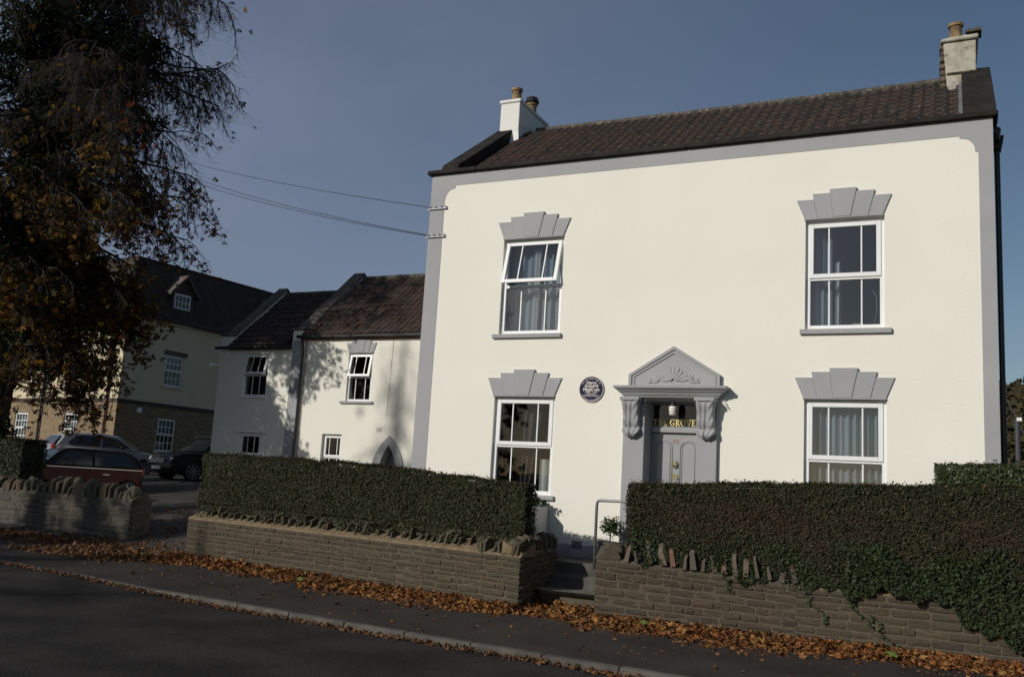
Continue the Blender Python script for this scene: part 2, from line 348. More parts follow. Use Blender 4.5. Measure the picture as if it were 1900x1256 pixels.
# kerb stones
kerb = MB()
for x0, x1 in zip(xs, xs[1:]):
    z0, z1 = street(x0) - 0.03, street(x1) - 0.03
    kerb.hexa([(x0, kerb_y(x0) + .012, z0 - .3), (x1, kerb_y(x1) + .012, z1 - .3), (x1, kerb_y(x1) + .129, z1 - .3), (x0, kerb_y(x0) + .129, z0 - .3),
               (x0, kerb_y(x0) + .012, z0), (x1, kerb_y(x1) + .012, z1), (x1, kerb_y(x1) + .129, z1), (x0, kerb_y(x0) + .129, z0)])
kb = kerb.build('kerb', MORTAR, kind='structure')
x = -24.0
while x < 14:
    w = 0.915; xa, xb = x + 0.004, x + w - 0.005
    ja, jb = random.uniform(-.004, .004), random.uniform(-.004, .004)
    ya, yb = kerb_y(xa) + ja, kerb_y(xb) + ja; za, zb = street(xa) + 0.006 + jb, street(xb) + 0.006 + jb
    q = MB(); ua, ub = kup(xa) + .1, kup(xb) + .1
    q.hexa([(xa, ya - .012, za - ua), (xb, yb - .012, zb - ub), (xb, yb + .125, zb - ub), (xa, ya + .125, za - ua),
            (xa, ya, za), (xb, yb, zb), (xb, yb + .125, zb), (xa, ya + .125, za)])
    q.build('kerb_stone', KERB, kb, bevel=0.016, segs=2)
    x += w
# drive
sheet('driveway', lambda x, y: street(x) + rampz(y) + 0.004, lin(-34, -4.6, 22), lin(-1.2, 7, 18) + lin(8, 34, 10), DRIVE)
# garden ground in front of the house and between the hedges
link('garden_ground', np_mesh('garden_ground', np.array([(-3.9, -1.25, -.25), (3.2, -2.3, -.25), (3.2, .3, -.25), (-3.9, .3, -.25)]), np.array([[0, 1, 2, 3]]), SOIL), kind='structure')
sheet('garden_ground', lambda x, y: -0.25, [4.75, 6, 8, 10, 14], [-1.75, -1, 6], SOIL)
sheet('garden_path', lambda x, y: -0.60 if y < -1.35 else (-0.42 if y < -1.0 else -0.235), [3.2, 4.0, 4.75], [-2.0, -1.36, -1.34, -1.01, -0.99, 0.35], PATH)

# ------------------------------------------------------------------ stone walls
def stone_mesh(name, seed, m):
    """unit stone: x 0..1, z 0..1, front face near y=0, back at y=1; knocked corners and an uneven pillowed face"""
    rnd = random.Random(seed); j = lambda a: rnd.uniform(-a, a)
    cx, cz = .035 + rnd.uniform(0, .03), .20 + rnd.uniform(0, .12)
    o = [(cx, 0 + rnd.uniform(0, .07)), (1 - cx, 0 + rnd.uniform(0, .07)), (1 - rnd.uniform(0, .015), cz), (1 - rnd.uniform(0, .015), 1 - cz), (1 - cx - j(.02), 1 - rnd.uniform(0, .09)), (.5 + j(.2), 1 - rnd.uniform(0, .06)),
         (cx + j(.02), 1 - rnd.uniform(0, .09)), (rnd.uniform(0, .015), 1 - cz), (rnd.uniform(0, .015), cz)]
    n = len(o); v = [(x, .16, z) for x, z in o] + [(.5 + (x - .5) * .93, j(.09), .5 + (z - .5) * .74) for x, z in o] + [(.5 + j(.2), -.05 + j(.09), .5 + j(.1))] + [(x, 1, z) for x, z in o]
    f = [(i, (i + 1) % n, n + (i + 1) % n, n + i) for i in range(n)] + [(n + i, n + (i + 1) % n, 2 * n) for i in range(n)] + [(i, 2 * n + 1 + i, 2 * n + 1 + (i + 1) % n, (i + 1) % n) for i in range(n)]
    mb = MB(); mb.add(v, f); return mb.mesh(name, m)
STM = [stone_mesh('stone', s, STONE) for s in range(12)]
STG = [stone_mesh('stone', s + 50, STONEG) for s in range(8)]
def cope_mesh(seed, m, n=5):
    """upright rough slab: thickness along x (unit), depth y 0..1, height z 0..1, rounded uneven top"""
    rnd = random.Random(seed); pr = []
    for k in range(n + 1):
        t = k / n; z = 0.45 + 0.55 * math.sin(math.pi * (0.18 + 0.72 * t)) + rnd.uniform(-.13, .13); pr.append((t + rnd.uniform(-.04, .04), z))
    poly = [(0, 0)] + pr + [(1, 0)]
    mb = MB(); w0 = [rnd.uniform(-.12, .12) for _ in poly]; w1 = [1 + rnd.uniform(-.15, .15) - (.25 if z > .5 else 0) for y, z in poly]
    N = len(poly)
    mb.add([(w0[i], y, z) for i, (y, z) in enumerate(poly)] + [(w1[i], y, z) for i, (y, z) in enumerate(poly)],
           [tuple(range(N)), tuple(range(2 * N - 1, N - 1, -1))] + [(i, i + N, (i + 1) % N + N, (i + 1) % N) for i in range(N)])
    return mb.mesh('coping_stone', m)
COM = [cope_mesh(s, COPE) for s in range(10)]

def stone_wall(name, label, P0, P1, zb0, zt0, zb1, zt1, thick, course, slen, meshes, mortar, ledge_m, maxn=300, rnd=None, cut=0.02, capt=0.05, start=0.02):
    """a coursed wall whose face runs P0 -> P1; local x along the face, y into the wall"""
    rnd = rnd or random.Random(5)
    L = math.hypot(P1[0] - P0[0], P1[1] - P0[1]); ang = math.atan2(P1[1] - P0[1], P1[0] - P0[0])
    core = MB()
    core.hexa([(start, .008, zb0 - .35), (L - .02, .008, zb1 - .35), (L - cut, thick, zb1 - .35), (start, thick, zb0 - .35),
               (start, .008, zt0 - capt), (L - .02, .008, zt1 - capt), (L - cut, thick, zt1 - capt), (start, thick, zt0 - capt)])
    w = core.build(name, mortar); w.location = (P0[0], P0[1], 0); w.rotation_euler = (0, 0, ang)
    w['label'] = label; w['category'] = 'wall'
    # mortar capping the stones bed into
    led = MB(); n = int(L / .25)
    for i in range(n):
        a, b = i / n, (i + 1) / n
        za, zb_ = zt0 + (zt1 - zt0) * a, zt0 + (zt1 - zt0) * b
        led.hexa([(L * a, .006, za - capt + .002), (L * b, .006, zb_ - capt + .002), (L * b, thick - .01, zb_ - capt + .002), (L * a, thick - .01, za - capt + .002),
                  (L * a, .02, za - .02), (L * b, .02, zb_ - .02), (L * b, thick - .02, zb_ + .13), (L * a, thick - .02, za + .13)])
    led.build('mortar_capping', ledge_m, w)
    h0 = (zt0 - capt) - zb0; h1 = (zt1 - capt) - zb1; nc = max(2, round(max(h0, h1) / course)); cnt = 0
    hs_ = [rnd.uniform(.72, 1.35) for _ in range(nc)]; cs_ = [sum(hs_[:i]) / sum(hs_) for i in range(nc + 1)]
    for c in range(nc):
        wob = rnd.uniform(-.1, .1)
        c0, c1 = cs_[c], cs_[c + 1]
        x = 0.0
        while x < L - 0.03:
            sl = slen * rnd.uniform(.45, 1.6) * (1 if c % 3 else 1.15)
            if L - (x + sl) < slen * .4: sl = L - x
            t = (x + sl / 2) / L
            zb = (zb0 - .06) + (zb1 - zb0) * t; hh = (h0 + .06) + (h1 - h0) * t
            z0, z1 = zb + hh * c0 + rnd.uniform(-.004, .004), zb + hh * c1 + rnd.uniform(-.004, .004)
            o = link('stone', rnd.choice(meshes), w)
            pr = rnd.uniform(-.010, .006)
            o.location = (x + .004, pr, z0 + .003); o.scale = (sl - .008, .11, (z1 - z0) - .006 - rnd.uniform(0, .006))
            slope = math.atan2(((zb1 - zb0) * (1 - c0) + (zt1 - zt0) * c0), L); o.rotation_euler = (0, -slope, 0)
            x += sl; cnt += 1
    return w, L, cnt

rw = random.Random(3)
LW0, LW1 = (-4.07, -1.46), (3.57, -2.53)
wall_l, LL, c1 = stone_wall('stone_wall', 'long brown rubble wall under the left hedge, upright slabs along its top', LW0, LW1, -.83, -.003, -.93, -.07, .42, .083, .27,
                            STM, MORTAR, LEDGE, rnd=rw, cut=.14)
# leaning slabs on top
def copings(w, L, z0, z1, y, pitch_, h, d, rnd, x0=0.0, x1=None, tilt=0.25, th=.05, meshes=COM, hj=.35):
    x = x0; x1 = x1 or L; n = 0
    while x < x1:
        t = x / L; o = link('coping_stone', rnd.choice(meshes), w)
        o.location = (x, y + rnd.uniform(-.03, .03), z0 + (z1 - z0) * t - .02)
        o.scale = (th * rnd.uniform(.6, 1.5), d * rnd.uniform(.8, 1.15), h * rnd.uniform(1 - hj, 1 + hj))
        o.rotation_euler = (rnd.uniform(-.1, .1), tilt + rnd.uniform(-.28, .28), rnd.uniform(-.25, .25))
        x += pitch_ * rnd.uniform(.7, 1.35); n += 1
    return n
copings(wall_l, LL, .02, -.05, .12, .16, .19, .20, rw, .35, LL - .75, tilt=.25, th=.042)
copings(wall_l, LL, -.01, -.07, .0, .125, .22, .30, rw, LL - .80, LL - .10, tilt=.28, th=.062, hj=.12)
# the returning piece of the left wall beside the gap
ret, LR_, c2 = stone_wall('stone_wall', 'short return of the left stone wall running back beside the gap, topped with rounded slabs', (3.577, -2.49), (3.555, -1.05), -.93, -.03, -.60, .0, .36, .085, .25,
                          STM, MORTAR, LEDGE, rnd=rw)
copings(ret, LR_, -.04, .0, .0, .12, .24, .32, rw, .10, LR_ - .05, tilt=.12, th=.075, hj=.15)
# right wall
RW = [(4.69, -2.39), (7.47, -1.99), (13.2, -1.55)]
wall_r, L2, c3 = stone_wall('stone_wall', 'brown rubble wall right of the gap with a rounded end, half hidden by ivy', RW[0], RW[1], -.95, .0, -.985, -.15, .42, .088, .25,
                            STM, MORTAR, MORTAR, rnd=rw)
wall_r2, L3, c4 = stone_wall('stone_wall', 'right-hand stretch of stone wall running out of frame, ivy hanging over its end', (7.43, -1.995), RW[2], -.985, -.165, -1.03, -.19, .42, .088, .29,
                            STM, MORTAR, LEDGE, rnd=rw)
copings(wall_r, L2, .0, -.14, -.03, .15, .24, .16, rw, .42, L2 - .02, tilt=0.03, th=.06, hj=.35, meshes=[cope_mesh(s_, mat('upright_cope_stone', (.20, .165, .135), .95, col2=(.12, .10, .085), nscale=9, bump=.8, bscale=20, rand=[(.7, .72, .7), (1, .95, .9), (1.3, .85, .7), (1.1, 1.05, 1.0)])) for s_ in range(30, 36)])
# rounded boulder end of the right wall
bl = MB()
for (bx, bz, bw, bh, bd) in [(0.02, -.06, .36, .16, .36), (.10, .06, .30, .13, .30)]:
    nseg = 9
    for k in range(1): 
        pr = [(bx + bw * (.5 - .5 * math.cos(math.pi * i / nseg)), bz + bh * math.sin(math.pi * i / nseg) ** .7) for i in range(nseg + 1)]
        bl.prism(pr, .0 + .02 * k, bd)
bl.build('coping_stone', STONE, wall_r, bevel=.03, segs=2)
for k in range(7):
    q = MB().box(-.06, .06, -.04, .04, -.03, .03).build('loose_brick', mat('red_brick_rubble', (.20, .075, .045), .9, col2=(.14, .06, .04), nscale=9), wall_r, bevel=.01)
    q.location = (.36 + k * .055, .10 + .03 * (k % 3), .07 + .02 * (k % 2)); q.rotation_euler = (random.uniform(-.6, .6), random.uniform(-.6, .6), random.uniform(-1, 1))
print('stones', c1, c2, c3, c4)
# far left wall
FW0, FW1 = (-13.4, -.12), (-6.64, -.50)
wall_f, L4, c5 = stone_wall('stone_wall', 'grey blockwork wall at the left in tree shade, red car behind it', FW0, FW1, -.70, .20, -.77, .197, .40, .115, .36,
                            STG, MORTAR, MORTAR, rnd=rw, cut=.30)
copings(wall_f, L4, .19, .185, .0, .20, .30, .36, rw, .05, L4 - .25, tilt=.15, th=.12)
en = MB(); en.lathe([(.0, 0), (.2, .0), (.19, .14), (.13, .25), (.03, .29)], (L4 - .2, .2, .17), 9); en.build('coping_stone', COPE, wall_f)
ret2, L5, c6 = stone_wall('stone_wall', 'short shaded return of the grey blockwork wall beside the drive entrance', (-6.65, -.455), (-6.98, .40), -.77, .19, -.55, .19, .16, .115, .3, STG, MORTAR, MORTAR, rnd=rw, start=.12)

# steps in the gap
st = thing('garden_steps', 'low garden steps with pale slab tread in the gap between the walls', 'steps')
for x0, x1 in ((3.60, 4.15), (4.156, 4.72)):
    MB().box(x0, x1, -1.86, -1.36, -.655, -.605).build('paving_slab', SLAB, st, bevel=.006)
MB().box(3.60, 4.72, -1.80, -1.34, -.95, -.657).build('riser', MORTAR, st)
MB().box(3.60, 4.72, -1.345, -1.0, -.60, -.425).build('riser', PATH, st)
MB().box(3.60, 4.70, -1.005, -.60, -.44, -.232).build('riser', PATH, st, bevel=.01)
rp = MB(); rp.hexa([(3.95, -1.15, -.44), (4.6, -1.15, -.44), (4.6, -.55, -.44), (4.2, -.55, -.44), (4.05, -1.10, -.40), (4.6, -1.12, -.38), (4.6, -.55, -.21), (4.25, -.55, -.21)])
rp.build('ramp', KERB, st)
link('doorstep', MB().box(4.66, 5.48, -.5, .30, -.24, -.06).mesh('doorstep', KERB), None, label='concrete doorstep below the grey front door', category='step')

# ------------------------------------------------------------------ windows
def wall_holes(mb, x0, x1, z0, z1, holes, yf, th):
    xs_ = sorted({x0, x1, *[h[0] for h in holes], *[h[1] for h in holes]}); zs_ = sorted({z0, z1, *[h[2] for h in holes], *[h[3] for h in holes]})
    solid = lambda i, j: 0 <= i < len(xs_) - 1 and 0 <= j < len(zs_) - 1 and not any(
        h[0] < (xs_[i] + xs_[i + 1]) / 2 < h[1] and h[2] < (zs_[j] + zs_[j + 1]) / 2 < h[3] for h in holes)
    for i in range(len(xs_) - 1):
        for j in range(len(zs_) - 1):
            if not solid(i, j): continue
            a, b, c, d = xs_[i], xs_[i + 1], zs_[j], zs_[j + 1]
            mb.add([(a, yf, c), (b, yf, c), (b, yf, d), (a, yf, d)], [(0, 1, 2, 3)])
            mb.add([(a, yf + th, c), (b, yf + th, c), (b, yf + th, d), (a, yf + th, d)], [(3, 2, 1, 0)])
            if not solid(i - 1, j): mb.add([(a, yf, c), (a, yf, d), (a, yf + th, d), (a, yf + th, c)], [(0, 1, 2, 3)])
            if not solid(i + 1, j): mb.add([(b, yf, c), (b, yf + th, c), (b, yf + th, d), (b, yf, d)], [(0, 1, 2, 3)])
            if not solid(i, j - 1): mb.add([(a, yf, c), (a, yf + th, c), (b, yf + th, c), (b, yf, c)], [(0, 1, 2, 3)])
            if not solid(i, j + 1): mb.add([(a, yf, d), (b, yf, d), (b, yf + th, d), (a, yf + th, d)], [(0, 1, 2, 3)])
    return mb
def ring(mb, x0, x1, z0, z1, w, y0, y1, wl=None, wr=None, wt=None, wb=None):
    wl = wl or w; wr = wr or w; wt = wt or w; wb = wb or w
    mb.box(x0, x0 + wl, y0, y1, z0, z1); mb.box(x1 - wr, x1, y0, y1, z0, z1)
    mb.box(x0 + wl, x1 - wr, y0 + .001, y1 - .001, z1 - wt, z1); mb.box(x0 + wl, x1 - wr, y0 + .001, y1 - .001, z0, z0 + wb)
def sash_window(parent, x0, x1, z0, z1, y=.07, split=.47, open_deg=0.0, bars=(.27, .74), fw=.075, sw=.05, gm=None, sill=None, sillm=None, bw=.022, xf=None, cross=False):
    """uPVC window: outer frame with a fixed lower pane, a top-hung upper sash, and white glazing bars"""
    gm = gm or GLASS; mid = z0 + (z1 - z0) * split
    m = MB(xf); ring(m, x0, x1, z0, z1, fw, y, y + .07)
    m.box(x0 + fw, x1 - fw, y + .003, y + .066, mid - .03, mid + .03)
    w = m.build('window', UPVC, parent, bevel=.006)
    a, b = x0 + fw, x1 - fw
    # lower pane and its bead and bars
    MB(xf).box(a, b, y + .040, y + .046, z0 + fw, mid - .03).build('pane', gm, w)
    for t in bars:
        xx = a + (b - a) * t; MB(xf).box(xx - bw / 2, xx + bw / 2, y + .028, y + .039, z0 + fw + .001, mid - .031).build('glazing_bar', UPVC, w)
    if cross:
        zz = (z0 + fw + mid - .03) / 2; MB(xf).box(a, b, y + .030, y + .038, zz - bw / 2, zz + bw / 2).build('glazing_bar', UPVC, w)
    # upper sash
    H = z1 - fw - (mid + .03); ca, sa = math.cos(R(open_deg)), math.sin(R(open_deg))
    ov = .022
    def hung(px, py, pz):   # rotate about the top edge
        dz = pz - (z1 - fw + ov); dy = py - y
        qx, qy, qz = px, y + dy * ca + dz * sa, (z1 - fw + ov) - (-dz) * ca - dy * sa * -1 * 0 + dy * -sa * 0
        qz = (z1 - fw + ov) + dz * ca - dy * sa * 0
        return xf(qx, qy, qz) if xf else (qx, qy, qz)
    s = MB(hung); ring(s, a - ov, b + ov, mid + .03 - ov, z1 - fw + ov, sw + ov, y - .022, y + .045); s.build('sash', UPVC, w, bevel=.006)
    MB(hung).box(a + sw, b - sw, y + .008, y + .014, mid + .03 + sw, z1 - fw - sw).build('pane', gm, w)
    for t in bars:
        xx = a + (b - a) * t; MB(hung).box(xx - bw / 2, xx + bw / 2, y - .004, y + .007, mid + .031 + sw, z1 - fw - sw - .001).build('glazing_bar', UPVC, w)
    if cross:
        zz = (z1 - fw + mid + .03) / 2; MB(hung).box(a + sw, b - sw, y - .003, y + .006, zz - bw / 2, zz + bw / 2).build('glazing_bar', UPVC, w)
    if sill:
        MB(xf).box(*sill).build('sill', sillm or GREY, w, bevel=.012, segs=2)
    return w
def lintel(parent, cx, z0, sx=1.0, sz=1.0, m=GREY):
    """stepped fan lintel of five voussoirs, the keystone standing proudest"""
    # bottoms, tops (x offset), heights
    bx = [-.615, -.40, -.155, .115, .39, .615]; tx = [-.745, -.49, -.215, .215, .49, .745]; hz = [.325, .415, .475, .415, .325]; pr = [.028, .040, .054, .040, .028]
    key = None
    for i in (2, 0, 1, 3, 4):
        g = .0012; jh = [.325, .415, .475, .475, .415, .325]; top = lambda k: bx[k] + (tx[k] - bx[k]) * hz[i] / jh[k]
        poly = [((bx[i] + g) * sx + cx, z0), ((bx[i + 1] - g) * sx + cx, z0), ((top(i + 1) - g) * sx + cx, z0 + hz[i] * sz), ((top(i) + g) * sx + cx, z0 + hz[i] * sz)]
        # continue the slant of each joint from the common bed to this stone's own height
        o = MB().prism(poly, -pr[i], .01)
        if i == 2: key = o.build('lintel', m, parent, bevel=.004)
        else: o.build('voussoir', m, key, bevel=.004)
    MB().box(bx[0] * sx + cx, bx[5] * sx + cx, -.045, .004, z0 - .022, z0 - .001).build('drip_mould', m, key)

# ------------------------------------------------------------------ main white house
H = thing('white_house', 'tall white two-storey house with grey trim, fan lintels and pedimented front door', 'house')
W1 = (1.69, 2.93, 3.72, 5.545); W2 = (7.235, 8.445, 3.70, 5.52); W3 = (1.69, 2.91, .80, 2.56); W4 = (7.235, 8.465, .72, 2.575)
DOOR = (4.62, 5.52, -.22, 2.53)
wallm = MB(); wall_holes(wallm, 0, 10.01, -.3, 6.98, [W1, W2, W3, W4, DOOR], 0, .30)
wallm.build('front_wall', STUCCO, H)
sw = MB()
sw.prismx([(.302, -.3), (6.6, -.3), (6.6, 6.9), (3.5, 9.12), (.302, 6.92)], 0.0, .25)
sw.build('gable_wall', STUCCO, H)
MB().prismx([(.302, -.3), (6.6, -.3), (6.6, 6.9), (3.5, 9.12), (.302, 6.92)], 9.76, 10.008).build('gable_wall', STUCCO, H)
MB().box(.252, 9.758, 6.3, 6.6, -.3, 6.9).build('rear_wall', STUCCO, H)
# interior so that the windows look into rooms
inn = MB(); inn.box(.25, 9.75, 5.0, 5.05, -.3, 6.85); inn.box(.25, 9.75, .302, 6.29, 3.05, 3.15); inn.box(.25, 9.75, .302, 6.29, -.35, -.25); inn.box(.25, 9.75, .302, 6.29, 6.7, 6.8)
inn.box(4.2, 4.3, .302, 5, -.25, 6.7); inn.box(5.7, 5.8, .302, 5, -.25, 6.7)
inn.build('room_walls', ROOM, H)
# painted border
def arc(cx, cz, r, a0, a1, n=8): return [(cx + r * math.cos(R(a0 + (a1 - a0) * i / n)), cz + r * math.sin(R(a0 + (a1 - a0) * i / n))) for i in range(n + 1)]
poly = [(-.004, -.23), (-.004, 6.979), (10.014, 6.979), (10.014, -.23), (9.805, -.23), (9.805, 6.44), (9.765, 6.44)] + arc(9.555, 6.475, .205, 0, 90) + \
       [(9.545, 6.68), (9.545, 6.72), (.54, 6.735), (.54, 6.69)] + arc(.53, 6.47, .205, 90, 180) + [(.315, 6.45), (.315, -.23)]
MB().prism(poly, -.007, .004).build('painted_border', GREY, H)
MB().box(.32, 4.235, -.03, .004, -.23, .0).build('plinth', PLINTH, H, bevel=.008); MB().box(5.87, 9.80, -.03, .004, -.23, .0).build('plinth', PLINTH, H, bevel=.008)
lintel(H, 2.305, 5.562); lintel(H, 7.825, 5.545, sx=.985); lintel(H, 2.285, 2.575, sx=1.0); lintel(H, 7.84, 2.59, sx=1.01)
sash_window(H, *W1, open_deg=14, split=.505, bars=(.28, .74), sill=(1.575, 2.975, -.06, .16, 3.64, 3.719))
sash_window(H, *W2, split=.465, sill=(7.16, 8.55, -.06, .16, 3.615, 3.699))
sash_window(H, *W3, split=.49, sill=(1.60, 2.99, -.06, .16, .72, .799), gm=GLASS2)
sash_window(H, *W4, split=.48, sill=(7.16, 8.55, -.06, .16, .64, .719))
def curtain(x0, x1, z0, z1, y, m, label, amp=.035, waves=7, gather=0.0):
    n = 60; v = []; f = []
    for j, z in enumerate((z0, z0 + (z1 - z0) * .4, z1)):
        for i in range(n + 1):
            t = i / n; x = x0 + (x1 - x0) * t
            if gather and j < 2: x = x0 + (x1 - x0) * (t * (1 - gather) ** (2 - j) )
            v.append((x, y + amp * math.sin(t * waves * 6.283) * (1 + .4 * math.sin(t * 11)) * (1 if j else 1.3), z))
    for j in range(2):
        for i in range(n): f.append((j * (n + 1) + i, j * (n + 1) + i + 1, (j + 1) * (n + 1) + i + 1, (j + 1) * (n + 1) + i))
    o = MB().add(v, f).build('curtain', m, smooth=True); tag(o, label, 'curtain'); return o
curtain(1.72, 2.92, 3.73, 5.5, .36, CURTAIN, 'sheer grey curtain across the whole upper left window', waves=8, amp=.04)
curtain(2.22, 2.38, 3.75, 5.4, .26, CURTAINW, 'narrow white curtain hanging mid-way in the upper left window', waves=2)
curtain(7.28, 7.62, 3.75, 5.5, .33, CURTAIN, 'pale grey curtain at the left inside the upper right window', waves=3)
curtain(7.66, 7.74, 3.75, 4.9, .42, CURTAINW, 'slim white strip of cloth in the upper right window', waves=1)
curtain(7.27, 8.43, .75, 2.50, .30, CURTAIN, 'closed grey curtains filling the lower right window', waves=11, amp=.06)
curtain(2.12, 2.55, .85, 2.5, .34, CURTAIND, 'beige curtain tied back in the lower left window', waves=3, gather=.3)
curtain(2.52, 2.80, .82, 1.45, .36, CURTAINW, 'white cloth low in the right of the lower left window', waves=2)
o = MB().box(7.93, 8.10, .38, .5, 3.75, 3.86).build('box', mat('card_board', (.38, .30, .2), .9), bevel=.01); tag(o, 'small beige carton on the upper right window ledge', 'box')
o = MB().tube([(8.17, .38, 4.5), (8.30, .36, 4.28), (8.30, .36, 4.0), (8.24, .38, 3.75)], .014, 6).build('lamp_arm', BLACKP); o.name = 'desk_lamp'; tag(o, 'dark bent desk lamp behind the upper right window', 'lamp')
# front parapet coping, gutters
for a, b in ((-.085, 1.0), (1.004, 5.2), (5.204, 10.09)):
    MB().box(a, b, -.085, .34, 6.981, 7.065).build('parapet_coping', BLACKC, H, bevel=.012)
MB().prismx([(.302, 6.9), (.38, 6.98), (3.5, 9.15), (6.75, 6.9), (6.6, 6.9)], .26, 9.74).build('roof', mat('roof_felt', (.03, .028, .026), .9), H)
roof = [o for o in H.children if o.name.startswith('roof') and not o.name.startswith('roof_')][0]
# interlocking tile with a pantile roll
def tile_mesh(m, W=.205, L=.36, hgt=.050, th=.034, n=7):
    v = []; f = []
    prof = [(W * i / n, hgt * (max(0, math.sin(math.pi * (i / n - .42) / .5)) if .42 <= i / n <= .92 else 0) + .006 * math.sin(6.283 * i / n)) for i in range(n + 1)]
    for s, dz in ((0, .034), (L, 0)):
        for x_, h_ in prof: v.append((x_, s, h_ + dz))
    for x_, h_ in prof: v.append((x_, 0, h_ + .034 - th - .008))
    k = n + 1
    for i in range(n):
        f.append((i, i + 1, k + i + 1, k + i)); f.append((2 * k + i, 2 * k + i + 1, i + 1, i))
    mb = MB(); mb.add(v, f); return mb.mesh('roof_tile', m, recalc=False)
TM = tile_mesh(TILE)
SL = math.atan(.705); ct, stn = math.cos(SL), math.sin(SL)
bigstuff = []; tiles = []
slope_len = 3.5 / ct * .97; exposure = .33; ncol = int((9.55 - .42) / .2)
for c in range(ncol + 1):
    for r_ in range(12):
        s = .35 + r_ * exposure
        if s > 3.75: continue
        x = .40 + c * .2; y0 = .02 + s * ct; z0 = 6.77 + s * stn
        # rows hidden behind the parapet are cheap; keep the ones seen largest (right, upper) as parts
        tiles.append(((c + 1) * (1 if r_ >= 3 else .2), x, y0, z0, c, r_))
tiles.sort(key=lambda a: -a[0])
def sag(x): return -.035 * math.sin(math.pi * min(1, max(0, (x - .3) / 9.5)))
rest = MB()
for i, (k, x, y0, z0, c, r_) in enumerate(tiles):
    jx, jz, jr = random.uniform(-.004, .004), random.uniform(-.004, .005), random.uniform(-.02, .02)
    z0 += sag(x) * 1.0
    if i < 298:
        o = link('roof_tile', TM, roof); o.location = (x + jx, y0, z0 + jz); o.rotation_euler = (SL, 0, jr)
    else:
        rest.add([(x + jx + a, y0 + b * ct - cc * stn, z0 + jz + b * stn + cc * ct) for a, b, cc in [tuple(v.co) for v in TM.vertices]], [tuple(p.vertices) for p in TM.polygons])
me = rest.mesh('left_roof_tiles', TILEW, recalc=False); link('left_roof_tiles', me, roof, kind='stuff')
rd = MB()
for i in range(21):
    xa = .6 + i * .43; t = xa
    rd.tube([(xa, 3.5, 9.19 + sag(xa) + random.uniform(-.004, .004)), (xa + .435, 3.5, 9.19 + sag(xa + .43))], .085 + .006 * (i % 2), 8)
for i in range(21):
    pass
rd.build('ridge_tile', mat('mossy_ridge', (.11, .095, .075), .95, col2=(.05, .045, .04), nscale=8, bump=.6, bscale=20, spots=((.2, .19, .15), 14, .58)), roof)
# raking gable copings
def rake(x0, x1, dz, y1=3.5):
    zf = lambda y: 6.77 + (y - .02) * .705 + dz
    return [(.30, 6.90), (.30, 7.12), (.45, zf(.45) + .0), (y1, zf(y1)), (y1, zf(y1) - .3)]
MB().prismx(rake(0, 0, .29), -.05, .34).build('gable_coping', BLACKC, H, bevel=.01)
MB().prismx(rake(0, 0, .30, 2.95), 9.60, 10.08).build('gable_coping', BLACKC, H, bevel=.01)
MB().prismx([(3.5, 9.12), (3.5, 9.24), (6.75, 7.0), (6.75, 6.85)], 9.60, 10.08).build('gable_coping', BLACKC, H, bevel=.01)
for k in range(9):
    s = .9 + k * .33
    MB().hexa([(9.53, .02 + s * ct, 6.80 + s * stn), (9.60, .02 + s * ct, 6.80 + s * stn), (9.60, .02 + (s + .31) * ct, 6.80 + (s + .31) * stn), (9.53, .02 + (s + .31) * ct, 6.80 + (s + .31) * stn),
               (9.545, .02 + s * ct, 6.87 + s * stn), (9.60, .02 + s * ct, 6.95 + s * stn), (9.60, .02 + (s + .27) * ct, 6.90 + (s + .27) * stn), (9.565, .02 + (s + .27) * ct, 6.83 + (s + .27) * stn)]).build('flashing', LEAD, H)
# left chimney
ch = MB(); ch.box(.02, .50, 2.72, 4.3, 8.62, 9.62).build('chimney', CHIMW, H, bevel=.01)
ch = [o for o in H.children if o.name.startswith('chimney')][-1]
fl = MB(); fl.hexa([(-.03, 2.58, 8.45), (.60, 2.58, 8.45), (.60, 4.40, 8.45), (-.03, 4.40, 8.45), (.018, 2.716, 8.92), (.503, 2.716, 8.92), (.503, 4.30, 8.92), (.018, 4.30, 8.92)]); fl.build('chimney_skirt', CHIMW, ch)
MB().box(-.01, .53, 2.69, 4.33, 9.622, 9.70).build('chimney_cap', CHIMW, ch, bevel=.012)
pp = [(.0, 0), (.13, 0), (.12, .06), (.105, .28), (.11, .30), (.135, .31), (.135, .37), (.10, .38), (.10, .30), (0, .30)]
MB().lathe(pp, (.27, 3.0, 9.70), 14).build('chimney_pot', POT, ch, smooth=False)
MB().lathe(pp, (.27, 3.85, 9.70), 14).build('chimney_pot', POT, ch, smooth=False)
MB().lathe([(0, 0), (.15, 0), (.17, .03), (.17, .06), (.14, .07), (.15, .13), (.12, .15), (0, .15)], (.27, 3.85, 10.06), 12).build('chimney_cowl', BLACKP, ch)
